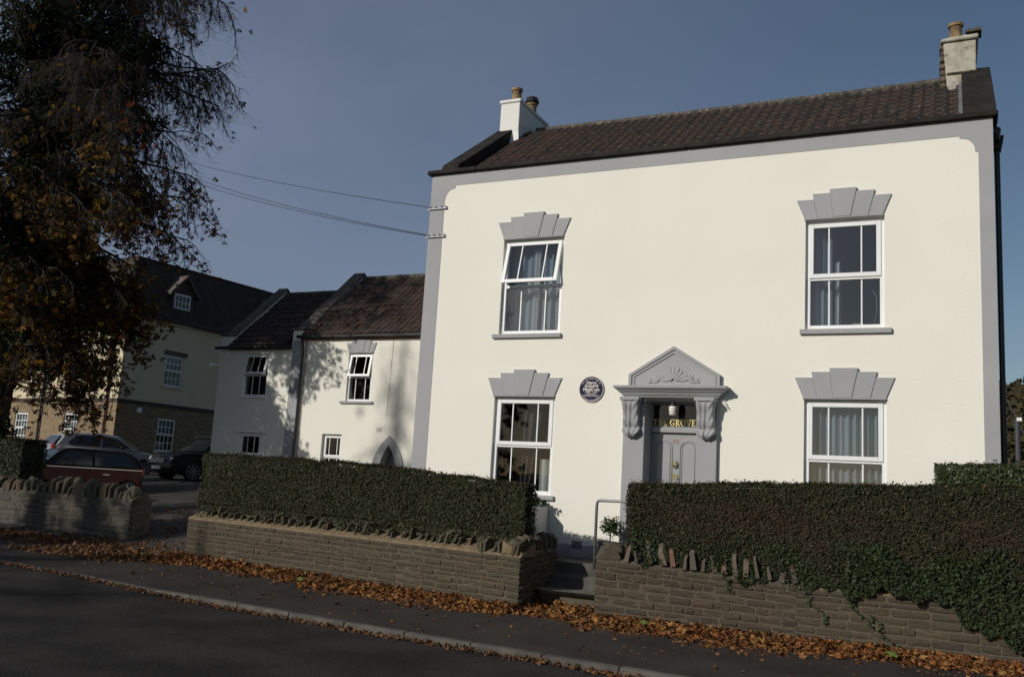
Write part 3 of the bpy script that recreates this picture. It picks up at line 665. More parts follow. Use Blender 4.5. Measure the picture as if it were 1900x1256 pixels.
# right chimney, weathered
MB().hexa([(9.37, 2.70, 8.40), (9.84, 2.70, 8.40), (9.84, 3.9, 8.40), (9.37, 3.9, 8.40), (9.30, 2.72, 9.62), (9.86, 2.72, 9.62), (9.84, 3.85, 9.62), (9.30, 3.85, 9.62)]).build('chimney', CHIMO, H, bevel=.025, segs=2)
ch = [o for o in H.children if o.name.startswith('chimney')][-1]
MB().box(9.35, 9.87, 2.675, 3.9, 8.96, 9.0).build('string_course', BROWNST, ch, bevel=.01)
MB().hexa([(9.24, 2.66, 9.62), (9.90, 2.66, 9.62), (9.88, 3.9, 9.62), (9.24, 3.95, 9.62), (9.29, 2.69, 9.70), (9.90, 2.66, 9.72), (9.88, 3.9, 9.72), (9.29, 3.95, 9.68)]).build('chimney_cap', CHIMO, ch, bevel=.02)
MB().hexa([(9.68, 2.60, 9.725), (9.95, 2.60, 9.725), (9.95, 2.95, 9.725), (9.68, 2.95, 9.725), (9.68, 2.60, 9.77), (9.95, 2.60, 9.78), (9.95, 2.95, 9.78), (9.68, 2.95, 9.77)]).build('chimney_slab', BROWNST, ch)
for k in range(7):
    zz = 8.75 + k * .13
    MB().box(9.255 - random.uniform(0, .03), 9.34, 2.74 + random.uniform(0, .06), 3.8, zz, zz + .11).build('edge_stone', BROWNST, ch, bevel=.02)
MB().lathe(pp, (9.52, 2.95, 9.70), 12).build('chimney_pot', POT, ch)
# side gutter, hopper and downpipe
MB().tube([(10.08, .25, 6.86), (10.08, .8, 6.84)], .055, 10).build('gutter', BLACKP, H)
MB().hexa([(10.04, .72, 6.72), (10.15, .72, 6.72), (10.15, .92, 6.72), (10.04, .92, 6.72), (10.01, .66, 6.92), (10.19, .66, 6.92), (10.19, .98, 6.92), (10.01, .98, 6.92)]).build('hopper', BLACKP, H)
MB().tube([(10.09, .82, 6.72), (10.09, .82, -.25)], .042, 10).build('downpipe', BLACKP, H)

# ---- doorway
ds = MB(); ds.box(4.245, 4.62, -.085, .002, -.22, 2.44); 
ds = ds.build('door_surround', GREY, H, bevel=.006)
MB().box(5.522, 5.865, -.085, .002, -.22, 2.44).build('pilaster', GREY, ds, bevel=.006)
for a, b in ((4.602, 4.622), (5.518, 5.538)): MB().box(a, b, -.08, .36, -.22, 2.52).build('door_reveal', GREY, ds)
MB().box(4.622, 5.518, .0, .36, 2.505, 2.53).build('door_soffit', GREY, ds)
# cornice of stacked mouldings with mitred returns
def mould(mb, prof, x0, x1):
    n = len(prof); v = []
    for out, z in prof: v += [(x0 - out, .0, z), (x0 - out, -out - .0, z), (x1 + out, -out, z), (x1 + out, .0, z)]
    f = []
    for i in range(n - 1):
        for k in range(3): f.append((i * 4 + k, i * 4 + k + 1, (i + 1) * 4 + k + 1, (i + 1) * 4 + k))
    f.append((0, 3, 2, 1)); f.append(((n - 1) * 4, (n - 1) * 4 + 1, (n - 1) * 4 + 2, (n - 1) * 4 + 3)); mb.add(v, f)
c_ = MB(); mould(c_, [(.115, 2.555), (.125, 2.575), (.135, 2.576), (.14, 2.60), (.165, 2.602), (.17, 2.625), (.19, 2.635), (.235, 2.68), (.265, 2.70), (.27, 2.702), (.275, 2.745)], 4.37, 5.77)
c_.build('cornice', GREY, ds)
# pediment
px0, px1, pa = 4.315, 5.885, 5.10
def ped(inset, zb): 
    i = inset; return [(px0 + i, zb), (px1 - i, zb), (px1 - i, 2.955 - i * .35), (pa, 3.435 - i * 1.18), (px0 + i, 2.955 - i * .35)]
MB().prism(ped(0, 2.746), -.055, .002).build('pediment', GREY, ds, bevel=.004)
pd = [o for o in ds.children if o.name.startswith('pediment')][0]
def frame_band(i0, i1, y0, y1):
    a = ped(i0, 2.748); b = ped(i1, 2.748); a = [a[0], a[4], a[3], a[2], a[1]]; b = [b[0], b[4], b[3], b[2], b[1]]
    m = MB()
    for k in range(4):
        m.hexa([(a[k][0], y0, a[k][1]), (a[k + 1][0], y0, a[k + 1][1]), (a[k + 1][0], y1, a[k + 1][1]), (a[k][0], y1, a[k][1]),
                (b[k][0], y0, b[k][1]), (b[k + 1][0], y0, b[k + 1][1]), (b[k + 1][0], y1, b[k + 1][1]), (b[k][0], y1, b[k][1])])
    return m
frame_band(-.008, .045, -.092, -.05).build('raised_moulding', GREY, pd); frame_band(.060, .095, -.074, -.05).build('raised_moulding', GREY, pd)
# shell and leaf relief
rel = MB()
def petal(cx, cz, a, L, w, yb=-.055, h=.022):
    d = Vector((math.sin(a), 0, math.cos(a))); p = Vector((math.cos(a), 0, -math.sin(a))); base = Vector((cx, yb, cz))
    v = [base]; rows = [(.25, .5), (.6, 1), (.85, .85), (1.0, .25)]
    pts = []
    for t, ww in rows:
        for s, hh in ((-1, .0), (-.55, .75), (0, 1), (.55, .75), (1, .0)):
            q = base + d * (L * t) + p * (w * ww * s * .5) + Vector((0, -h * hh * (1 if t < 1 else .4), 0)); pts.append(tuple(q))
    f = []
    for r_ in range(3):
        for k in range(4): f.append((r_ * 5 + k, r_ * 5 + k + 1, (r_ + 1) * 5 + k + 1, (r_ + 1) * 5 + k))
    rel.add(pts, f)
for k in range(9): petal(5.10, 2.845, R(-84 + 21 * k), .235 + .02 * (k % 2), .078)
for k in range(7): petal(5.10, 2.845, R(-75 + 25 * k), .14, .06, -.066)
for sgn in (-1, 1):
    for k in range(6): petal(5.10 + sgn * .24, 2.825, sgn * R(-35 + 25 * k), .135 + .015 * (k % 2), .055)
    for k in range(3): petal(5.10 + sgn * .37, 2.82, sgn * R(35 + 27 * k), .085, .04)
rel.build('shell_relief', GREY, pd, smooth=True)
# consoles
def console(cx, m):
    nx, nz = 17, 30; w = .315; v = []; f = []
    for j in range(nz + 1):
        t = j / nz; z = 2.50 - t * .665
        if t < .72: D = .265 - .125 * (t / .72) ** 1.5 + .012 * math.sin(t * 14)
        elif t < .92: D = .14 + .055 * math.sin(math.pi * (t - .72) / .2 * .9)
        else: D = .155 * (1 - (t - .92) / .08) + .03
        wid = w * (1 if t < .80 else max(.14, 1 - ((t - .80) / .2) ** 1.4 * .9)) * (1 - .12 * math.sin(math.pi * min(1, t / .72)))
        for i in range(nx + 1):
            s = i / nx * 2 - 1
            side = abs(s) > .52
            rel_ = (.020 * math.cos(s * 11 + t * 4) * (0.4 + t)) if not side else .017 * math.sin(t * 24 + abs(s) * 9) * (1 - t * .4) + .010
            if abs(s) > .97: rel_ = -.02
            v.append((cx + s * wid / 2, -(D + rel_) if 0 < j < nz else -D, z + (.010 * math.cos(s * 6) if side else 0)))
    for j in range(nz):
        for i in range(nx): a = j * (nx + 1) + i; f.append((a, a + 1, a + nx + 2, a + nx + 1))
    b = len(v)
    for j in range(nz + 1):
        for i in (0, nx): v.append((v[j * (nx + 1) + i][0], -.02, v[j * (nx + 1) + i][2]))
    for j in range(nz):
        f.append((j * (nx + 1), (j + 1) * (nx + 1), b + (j + 1) * 2, b + j * 2)); f.append((j * (nx + 1) + nx, b + j * 2 + 1, b + (j + 1) * 2 + 1, (j + 1) * (nx + 1) + nx))
    f.append(tuple(nz * (nx + 1) + i for i in range(nx + 1)) + (b + nz * 2 + 1, b + nz * 2))
    MB().add(v, f).build('console_bracket', GREY, ds, smooth=True)
    cb = [o for o in ds.children if o.name.startswith('console')][-1]
    q = MB(); mould(q, [(.0, 2.442), (.005, 2.48), (.03, 2.50), (.035, 2.552)], cx - w / 2 - .005, cx + w / 2 + .005)
    for a in (-1, 1):   # scroll eyes at the sides
        pass
    q2 = MB(); 
    for vv in range(len(q.v)): q.v[vv] = (q.v[vv][0], q.v[vv][1] * 1.0 - (.225 if q.v[vv][1] < -1e-6 or True and q.v[vv][1] < 0 else 0), q.v[vv][2])
    MB().box(cx - w / 2 - .015, cx + w / 2 + .015, -.30, -.02, 2.485, 2.551).build('console_cap', GREY, ds, bevel=.012, segs=2)
console(4.405, GREY); console(5.692, GREY)
# cable under the cornice
o = MB().tube([(5.93, -.02, 2.53), (5.97, -.05, 2.50), (6.00, -.06, 2.44), (6.03, -.05, 2.40)], .009, 6).build('cable', UPVC)
tag(o, 'loose white cable end hanging right of the door cornice', 'cable')
# door and fanlight
dr = MB(); dr.box(4.625, 5.515, .34, .385, -.20, 1.985); dr = dr.build('front_door', GREYGLOSS, H, bevel=.004)
for cx in (4.855, 5.285):
    for w_, rr, yy in ((.145, .014, .338), (.112, .009, .336)):
        ztop = 1.87 - w_ - (.145 - w_)
        pts = [(cx - w_, yy, .2)] + [(cx + w_ * math.cos(R(180 - a)), yy, ztop + w_ * math.sin(R(a))) for a in range(0, 181, 15)] + [(cx + w_, yy, .2)]
        MB().tube(pts, rr, 8).build('panel_moulding', GREYGLOSS, dr, smooth=True)
MB().box(4.624, 5.516, .27, .385, 1.992, 2.075).build('transom_bar', GREYGLOSS, dr, bevel=.012, segs=2)
MB().lathe([(0, .0), (.055, .0), (.06, -.012), (.05, -.022), (.03, -.03), (0, -.034)], (5.065, .338, 1.455), 20, 'y').build('door_knocker', BRASS, dr)
kn = MB(); kn.tube([(5.065 + .04 * math.cos(R(a)), .300, 1.445 + .04 * math.sin(R(a))) for a in range(0, 361, 30)], .007, 6); kn.build('knocker_ring', BRASS, dr)
lb = MB(); ring(lb, 5.02, 5.11, 1.20, 1.295, .022, .325, .34); lb.box(5.042, 5.088, .333, .339, 1.22, 1.275); lb.build('letter_slot', BRASS, dr)
MB().box(4.622, 4.64, .30, .34, .9, 1.0).build('hinge', BLACKP, dr)
fr_ = MB(); ring(fr_, 4.624, 5.516, 2.076, 2.50, .022, .31, .36); fr_ = fr_.build('fanlight', GREYGLOSS, H)
MB().box(4.646, 5.494, .345, .350, 2.098, 2.478).build('pane', GLASS2, fr_)
def text(body, size, loc, parent, m, off=0.0, name='lettering', ext=.001, rot=(math.pi / 2, 0, 0), sx=1.0, spacing=1.0):
    cu = bpy.data.curves.new(name, 'FONT'); cu.body = body; cu.size = size; cu.extrude = ext; cu.offset = off; cu.align_x = 'CENTER'; cu.align_y = 'CENTER'; cu.space_character = spacing
    cu.materials.append(m); tmp = bpy.data.objects.new('tmp', cu); me = bpy.data.meshes.new_from_object(tmp); bpy.data.objects.remove(tmp); me.name = name; o = link(name, me, parent); o.location = loc; o.rotation_euler = rot; o.scale = (sx, 1, 1); return o
for i_, d_ in enumerate('88'): text(d_, .095, (5.03 + i_ * .062, .337, 1.845), dr, COPPER, .002, 'numeral')
# serif capitals THE GROVE, each letter its own piece on the glass
def letters(s, x, z, h, y, parent, m):
    T = h * .20; t_ = h * .075; sf = h * .10
    def arcp(cx, cz, rx, rz, a0, a1, wv, wh, n=16):
        P = []
        for k in range(n + 1):
            a = R(a0 + (a1 - a0) * k / n); w = wh + (wv - wh) * abs(math.cos(a)); P.append(((cx + rx * math.cos(a), cz + rz * math.sin(a)), (cx + (rx - w) * math.cos(a), cz + (rz - w * .8) * math.sin(a))))
        return [[P[k][0], P[k + 1][0], P[k + 1][1], P[k][1]] for k in range(n)]
    bx = lambda a, b, c, d: [(a, c), (b, c), (b, d), (a, d)]
    for chh in s:
        if chh == ' ': x += h * .38; continue
        q = []
        if chh == 'T': W_ = .74 * h; q = [bx(W_ / 2 - T / 2, W_ / 2 + T / 2, 0, h), bx(0, W_, h - t_, h), bx(W_ / 2 - T, W_ / 2 + T, 0, t_), bx(0, t_, h - .26 * h, h), bx(W_ - t_, W_, h - .26 * h, h)]
        if chh == 'H': W_ = .86 * h; q = [bx(sf, sf + T, 0, h), bx(W_ - sf - T, W_ - sf, 0, h), bx(sf, W_ - sf, h * .47, h * .47 + t_)] + [bx(a, a + T + 2 * sf, c, c + t_ * .8) for a in (0, W_ - T - 2 * sf) for c in (0, h - t_ * .8)]
        if chh == 'E': W_ = .68 * h; q = [bx(sf, sf + T, 0, h), bx(0, W_, h - t_, h), bx(0, W_, 0, t_), bx(sf, W_ * .78, h * .48, h * .48 + t_), bx(W_ - t_, W_, 0, h * .25), bx(W_ - t_, W_, h * .75, h), bx(W_ * .78 - t_ * .5, W_ * .78, h * .38, h * .66)]
        if chh == 'O': W_ = .92 * h; q = arcp(W_ / 2, h / 2, W_ / 2, h * .53, 0, 360, T * 1.05, t_, 24)
        if chh == 'G': W_ = .88 * h; q = arcp(W_ / 2, h / 2, W_ / 2, h * .53, 45, 325, T * 1.05, t_, 20) + [bx(W_ - T * 1.05, W_ - .05 * h, 0.05 * h, h * .42), bx(W_ * .5, W_ + sf * .3, h * .42, h * .42 + t_), bx(W_ - t_ * 1.5, W_ - .04 * h, h * .70, h)]
        if chh == 'R': W_ = .84 * h; q = [bx(sf, sf + T, 0, h), bx(0, sf * 2 + T, 0, t_), bx(0, W_ * .5, h - t_, h), bx(sf, W_ * .5, h * .46, h * .46 + t_)] + arcp(W_ * .48, h * .73, W_ * .36, h * .27, -90, 90, T, t_, 12) + [[(W_ * .36, h * .5), (W_ * .60, h * .5), (W_ + sf * .4, 0), (W_ - T, 0)]]
        if chh == 'V': W_ = .86 * h; q = [[(0.05 * h, h), (.05 * h + T * 1.1, h), (W_ / 2 + T * .5, 0), (W_ / 2 - T * .2, 0)], [(W_ - .06 * h - t_, h), (W_ - .06 * h, h), (W_ / 2 + T * .5, 0), (W_ / 2 + T * .1, 0)], bx(-.02 * h, T * 2, h - t_, h), bx(W_ - T * 1.6, W_ + .02 * h, h - t_, h)]
        mb = MB()
        for i, poly_ in enumerate(q):
            mb.prism([(x + a * .87, z + b) for a, b in poly_], y - .0005 * i - .003, y)
        mb.build('letter', m, parent); x += (W_ + h * .10) * .87
letters('THE GROVE', 4.652, 2.115, .112, .343, fr_, GOLD)
# lamp over the door
lp = thing('porch_lamp', 'white glass cylinder lamp hanging above the front door', 'lamp', (5.07, .05, 2.50))
MB().lathe([(0, 0), (.05, 0), (.05, -.07), (.055, -.075), (0, -.08)], (0, 0, 0), 14).build('lamp_holder', BLACKP, lp)
MB().lathe([(0, -.075), (.062, -.075), (.066, -.10), (.058, -.215), (.045, -.23), (0, -.232)], (0, 0, 0), 18).build('lamp_shade', PORCELAIN, lp, smooth=True)

# ---- commemorative plaque
pq = thing('wall_plaque', 'round navy blue commemorative plaque with silver lettering on the white wall', 'plaque', (3.605, 0, 2.70))
MB().lathe([(0, 0), (.232, 0), (.232, -.022), (0, -.024)], (0, 0, 0), 48, 'y').build('plaque_disc', PLAQUE, pq)
rm = MB(); rm.tube([(.226 * math.cos(R(a)), -.024, .226 * math.sin(R(a))) for a in range(0, 361, 8)], .0085, 6); rm.build('rim', SILVERL, pq, smooth=True)
for body, size, z in (('Harry', .078, .112), ('Grindell', .078, .052), ('Matthews', .078, -.008), ('(1880 - 1941)', .042, -.054), ('Inventor and', .034, -.086), ('Wireless Pioneer', .040, -.117)):
    text(body, size, (0, -.0265, z), pq, SILVERL, .0022 if size > .05 else .0006, ext=.0005)
def arc_text(s, r, a0, a1, size, flip=False):
    n = len(s)
    for i, chh in enumerate(s):
        if chh == ' ': continue
        a = a0 + (a1 - a0) * i / (n - 1); x_, z_ = r * math.cos(R(a)), r * math.sin(R(a))
        o = text(chh, size, (x_, -.0265, z_), pq, SILVERL, .0006, ext=.0005)
        o.rotation_euler = (math.pi / 2, -(R(a) + (math.pi / 2 if flip else -math.pi / 2)), 0)
arc_text('The childhood home of', .192, 150, 30, .036)
arc_text('Winterbourne Parish Council', .197, 216, 324, .028, flip=True)

# air brick, meter box, flower tub, rail
ab = MB(); ring(ab, 3.375, 3.555, -.075, .055, .012, -.034, -.030)
for i in range(6): ab.box(3.395 + i * .026, 3.409 + i * .026, -.033, -.0305, -.065, .045)
for i in range(4): ab.box(3.39, 3.54, -.0345, -.0335, -.045 + i * .026, -.037 + i * .026)
o = ab.build('air_brick', mat('vent_dark', (.10, .09, .09), .8)); tag(o, 'small square air vent grille low on the white wall', 'vent')
mt = thing('meter_box', 'white louvred cabinet standing against the wall below the lower left window', 'cabinet', (2.45, -.60, -.24))
MB().box(0, .44, 0, .565, 0, .84).build('cabinet_body', mat('cabinet_paint', (.62, .62, .62), .5), mt, bevel=.008)
for i in range(15):
    z = .05 + i * .052
    MB().hexa([(.441, .03, z), (.449, .03, z), (.449, .54, z), (.441, .54, z), (.441, .03, z + .04), (.455, .03, z + .046), (.455, .54, z + .046), (.441, .54, z + .04)]).build('louvre', mat('cabinet_paint'), mt)
for i in range(3): MB().box(.02, .42, -.008, -.001, .06 + i * .26, .30 + i * .26).build('front_panel', mat('cabinet_paint'), mt, bevel=.004)
hr = MB(); hr.tube([(4.20, -1.10, -.30), (4.20, -1.10, .70), (4.207, -1.10, .748), (4.225, -1.10, .772), (4.26, -1.10, .780), (5.2, -1.10, .79), (5.2, -1.10, -.25)], .024, 10)
o = hr.build('handrail', GALV, smooth=True); tag(o, 'bent grey tubular handrail beside the garden steps', 'handrail')
tubm = mat('weathered_tub', (.15, .125, .11), .9, col2=(.08, .07, .06), nscale=8, bump=.5)
o = MB().lathe([(0, 0), (.14, 0), (.185, .27), (.20, .275), (.20, .31), (.165, .31), (.16, .27), (0, .26)], (4.20, -.42, -.20), 18).build('plant_pot', tubm); tag(o, 'round weathered flower pot by the left door pilaster', 'pot')

# foliage clump builder -----------------------------------------------------
def clump_mesh(name, centre, rad, n, size, m, tv=RHOMB_V, tf=RHOMB_F, rng=RNG, shell=.4):
    d = rng.normal(size=(n, 3)); d /= np.linalg.norm(d, axis=1, keepdims=True)
    r = (shell + (1 - shell) * rng.random(n)) * (1 + .18 * np.sin(d[:, 0] * 7 + d[:, 2] * 5 + centre[0]))
    pos = np.array(centre) + d * r[:, None] * np.array(rad)
    V_, F_ = scatter(tv, tf, pos, frames(d + rng.normal(size=(n, 3)) * .8, rng), size * (.6 + .8 * rng.random(n)))
    return np_mesh(name, V_, F_, m)
sb = thing('potted_shrub', 'small bushy green shrub growing in the pot beside the handrail', 'shrub', (4.20, -.42, .06))
link('foliage', clump_mesh('foliage', (0.02, 0, .30), (.21, .2, .17), 900, .045, IVY, shell=.15), sb)
MB().tube([(0, 0, 0), (.01, 0, .12), (.02, 0, .3)], .012, 6).build('stem', TWIG, sb)
o = link('wall_plant', clump_mesh('wall_plant', (2.72, -.28, .68), (.26, .16, .12), 260, .06, IVY, IVY_V, IVY_F, shell=.1)); tag(o, 'sprigs of green plant on top of the white meter cabinet', 'plant')

# ------------------------------------------------------------------ cottage wing (two gabled sections)
def wing(name, label, x0, x1, zeave, yr, zr, holes, m):
    t = thing(name, label, 'house')
    w = MB(); wall_holes(w, x0, x1, -.2, zeave, holes, 8.0, .3); w.build('front_wall', m, t)
    MB().prismx([(8.301, -.2), (8.301, zeave - .02), (yr, zr - .12), (2 * yr - 8, zeave - .02), (2 * yr - 8, -.2)], x0, x0 + .24 ).build('gable_wall', m, t)
    q = MB(); q.box(x0 + .25, x1 - .02, 10.6, 10.7, -.2, zeave); q.box(x0 + .25, x1 - .02, 8.302, 10.6, 2.62, 2.7); q.box(x0 + .25, x1 - .02, 8.302, 10.6, zeave - .12, zeave - .04); q.build('room_walls', ROOM, t)
    return t
WL = thing  # alias unused
G6 = (-8.19, -7.46, .75, 2.21); W6 = (-7.44, -6.56, 3.225, 4.70); W5 = (-11.55, -10.56, 3.33, 4.72); G5 = (-11.45, -10.53, .7, 2.165)
ARC = (-6.06, -5.40, -.2, 1.96)
cot = wing('cottage', 'white cottage wing beside the tall house, dark pantile roof and gothic arched doorway', -9.60, -.02, 5.22, 11.0, 7.76, [G6, W6, ARC], STUCCO2)
cot2 = wing('cottage', 'lower white end cottage at the left with a pantile roof and small white windows', -12.60, -9.62, 4.90, 10.6, 7.22, [W5, G5], STUCCO2)
sash_window(cot, *[W6[0], W6[1], W6[2], W6[3]], y=8.06, split=.50, open_deg=10, bars=(.27, .74), fw=.065, gm=GLASS2, sill=(-7.62, -6.42, 7.93, 8.12, 3.15, 3.222))
sash_window(cot, *G6, y=8.12, split=.52, bars=(.27, .74), fw=.06, gm=GLASS2)
sash_window(cot2, *W5, y=8.06, split=.50, open_deg=12, bars=(.33, .67), fw=.065, gm=GLASS2, sill=(-11.62, -10.50, 7.95, 8.12, 3.27, 3.327), sillm=STUCCO2)
sash_window(cot2, *G5, y=8.06, split=.52, bars=(.33, .67), fw=.065, gm=GLASS2)
MB().box(-11.62, -10.35, 7.96, 8.01, 2.17, 2.20).build('drip_mould', STUCCO2, cot2)
# shift the lintel onto the cottage plane
n0 = set(cot.children)
class _Y: pass
def lintel_at(parent, cx, z0, yoff, sx, sz):
    before = set(bpy.data.objects); lintel(parent, cx, z0, sx, sz)
    for o in set(bpy.data.objects) - before:
        if o.parent == parent: o.location.y = yoff
lintel_at(cot, -7.0, 4.72, 8.0, .74, .90)
# gothic doorway
def gothic(cx, zs, hw, rise, n=10):
    """points of a pointed arch from left springing over the apex to the right springing"""
    r = (hw * hw + rise * rise) / (2 * hw); c = -hw + r
    a_end = math.atan2(rise, -c)
    L_ = [(cx + c + r * math.cos(math.pi + (a_end - math.pi) * i / n), zs + r * math.sin(math.pi + (a_end - math.pi) * i / n)) for i in range(n + 1)]
    R_ = [(2 * cx - a, b) for a, b in reversed(L_[:-1])]
    return L_ + R_
cxa = -5.73
ga = gothic(cxa, .95, .60, 1.28); gi = gothic(cxa, .95, .33, 1.0)
m_ = MB()
for k in range(len(ga) - 1):
    a, b, c, d = ga[k], ga[k + 1], gi[k + 1], gi[k]
    m_.hexa([(a[0], 7.96, a[1]), (b[0], 7.96, b[1]), (b[0], 8.30, b[1]), (a[0], 8.30, a[1]), (d[0], 7.96, d[1]), (c[0], 7.96, c[1]), (c[0], 8.30, c[1]), (d[0], 8.30, d[1])])
m_.box(cxa - .60, cxa - .33, 7.96, 8.3, -.2, .95); m_.box(cxa + .33, cxa + .60, 7.96, 8.3, -.2, .95)
m_.build('arched_doorway', GREY, cot)
sp = MB(); nh = len(gi) // 2
sp.prism([(cxa - .331, 1.962)] + [(a - .001, b) for a, b in gi[:nh + 1]] + [(cxa, 1.962)], 8.001, 8.299); sp.prism([(cxa + .331, 1.962), (cxa, 1.962)] + [(a + .001, b) for a, b in gi[nh:]], 8.001, 8.299)
sp.build('arch_spandrel', STUCCO2, cot)
ad = [o for o in cot.children if o.name.startswith('arched')][0]
MB().box(cxa - .36, cxa + .36, 8.42, 8.47, -.2, 1.98).build('arched_door', GREYGLOSS, ad)
MB().box(cxa - .08, cxa - .03, 8.40, 8.415, 1.2, 1.36).build('door_handle', BRASS, ad)
MB().box(-6.22, -6.03, 7.985, 8.005, 2.33, 2.45).build('air_vent', mat('vent_pale', (.5, .49, .45), .7), cot, bevel=.01)
# parapet piers with raking copings
def rake_wing(t, x0, x1, yr, zr, zp, dz, zeave):
    sl = (zr - zeave) / (yr - 8.05)
    MB().prismx([(7.975, zeave - .35), (7.975, zp), (8.2, zp + .02), (yr, zr + dz - .02), (2 * yr - 8.05, zeave + .1), (2 * yr - 8.05, zeave - .35)], x0 + .02, x1 - .02).build('parapet_wall', STUCCO2, t)
    MB().prismx([(7.92, zp + .001), (7.92, zp + .06), (8.22, zp + .14), (yr, zr + dz + .10), (yr + .12, zr + dz + .02), (2 * yr - 8.0, zeave + .2), (2 * yr - 8.0, zeave + .1), (yr, zr + dz), (8.22, zp + .04)], x0 - .03, x1 + .03).build('parapet_coping', COPSTONE, t, bevel=.02)
rake_wing(cot, -9.66, -9.26, 11.0, 7.80, 5.44, .13, 5.25)
rake_wing(cot2, -12.60, -12.25, 10.6, 7.26, 5.30, .15, 4.93)
MB().box(-9.62, -9.245, 7.972, 8.002, -.2, 5.12).build('pilaster', GREY, cot, bevel=.005)
# pantile roofs: a joined field of rolled tiles
def pantile_field(t, x0, x1, y0, z0, yr, zr):
    n_c = int((x1 - x0) / .215); Ls = math.hypot(yr - y0, zr - z0); nr = int(Ls / .30) + 1
    cs, ss = (yr - y0) / Ls, (zr - z0) / Ls; m = MB(); tm = [tuple(v.co) for v in TM.vertices]; tp = [tuple(p.vertices) for p in TM.polygons]
    for c in range(n_c + 1):
        for r_ in range(nr):
            s = r_ * .30; x = x0 + c * .215; j = random.uniform(-.006, .008); wob = .012 * math.sin(x * 1.7 + r_)
            if s > Ls - .26: continue
            m.add([(x + a * 1.05, y0 + (s + b * .9) * cs - (cc + j + wob) * ss, z0 + (s + b * .9) * ss + (cc + j + wob) * cs) for a, b, cc in tm], tp)
    r = MB(); r.hexa([(x0, y0 + .05, z0 - .12), (x1 + .2, y0 + .05, z0 - .12), (x1 + .2, yr, zr - .10), (x0, yr, zr - .10), (x0, y0 + .04, z0 - .03), (x1 + .2, y0 + .04, z0 - .03), (x1 + .2, yr, zr - .02), (x0, yr, zr - .02)])
    r.hexa([(x0, yr + .001, zr - .10), (x1 + .2, yr + .001, zr - .10), (x1 + .2, 2 * yr - y0, z0 - .10), (x0, 2 * yr - y0, z0 - .10), (x0, yr + .001, zr - .02), (x1 + .2, yr + .001, zr - .02), (x1 + .2, 2 * yr - y0, z0 - .02), (x0, 2 * yr - y0, z0 - .02)])
    ro = r.build('roof', mat('roof_felt'), t)
    link('pantiles', m.mesh('pantiles', TILEW, recalc=False), ro, kind='stuff')
    rd = MB()
    for i in range(int((x1 + .2 - x0) / .42)):
        xa = x0 + i * .42; rd.tube([(xa, yr, zr + random.uniform(-.01, .01)), (xa + .425, yr, zr + random.uniform(-.01, .01))], .09, 8)
    rd.build('ridge_tile', MATS['mossy_ridge'], ro)
pantile_field(cot, -9.24, -.2, 7.88, 5.27, 11.0, 7.80)
pantile_field(cot2, -12.22, -9.86, 7.88, 4.95, 10.6, 7.26)
# gutters, downpipe
def half_gutter(t, x0, x1, y, z):
    m = MB(); m.tube([(x0, y, z), (x1, y, z)], .055, 10); g_ = m.build('gutter', BLACKP, t); return g_
half_gutter(cot, -9.36, -.02, 7.83, 5.215); half_gutter(cot2, -12.68, -9.66, 7.83, 4.90)
MB().box(-9.24, -.02, 7.93, 7.998, 5.12, 5.20).build('soffit_board', mat('brick_red_board', (.20, .08, .05), .8), cot)
MB().tube([(-9.17, 7.84, 5.2), (-9.17, 7.9, 5.0), (-9.17, 7.93, 4.8), (-9.17, 7.93, -.2)], .04, 8).build('downpipe', BLACKP, cot)
MB().tube([(-9.06, 7.97, 5.1), (-9.06, 7.97, -.2)], .012, 6).build('cable', mat('brick_red_board'), cot)
MB().tube([(-5.86, 7.995, 5.1), (-5.88, 7.995, 3.9), (-5.90, 7.995, 2.8)], .004, 5).build('cable', mat('vent_dark'), cot)
o = MB().tube([(-12.60, 7.96, 4.35), (-12.72, 7.9, 4.36), (-12.80, 7.78, 4.33)], [.02, .045, .05], 8).build('security_camera', UPVC); tag(o, 'small white security camera on the corner of the end cottage', 'camera')

# telephone wires and brackets
for z_, lab in ((6.275, 'upper iron wire bracket on the corner of the tall white house'), (5.70, 'lower iron wire bracket on the corner of the tall white house')):
    b = thing('wire_bracket', lab, 'bracket', (0, 0, z_), group='wire brackets on the white house corner')
    MB().box(-.05, .385, -.045, -.02, -.008, .008).build('bracket_arm', GALV, b)
    for xx in (-.05, .02, .14, .27, .37): MB().lathe([(0, 0), (.014, 0), (.018, .03), (.008, .045), (0, .045)], (xx, -.033, .008), 8).build('insulator', GALV, b)
def wire(a, b, sagm, lab):
    a, b = Vector(a), Vector(b); pts = [a.lerp(b, i / 24) - Vector((0, 0, sagm * 4 * (i / 24) * (1 - i / 24))) for i in range(25)]
    o = MB().tube(pts, .0065, 4).build('overhead_wire', BLACKP); tag(o, lab, 'wire', 'wires running left from the house corner')
wire((-.05, -.03, 6.33), (-13.95, 6.94, 11.13), .10, 'single highest telephone wire reaching the house corner')
wire((-.05, -.03, 5.76), (-14.23, 6.88, 10.76), .16, 'upper wire of the close pair below the single one')
wire((-.05, -.04, 5.74), (-14.23, 6.78, 10.60), .16, 'lower wire of the close pair below the single one')

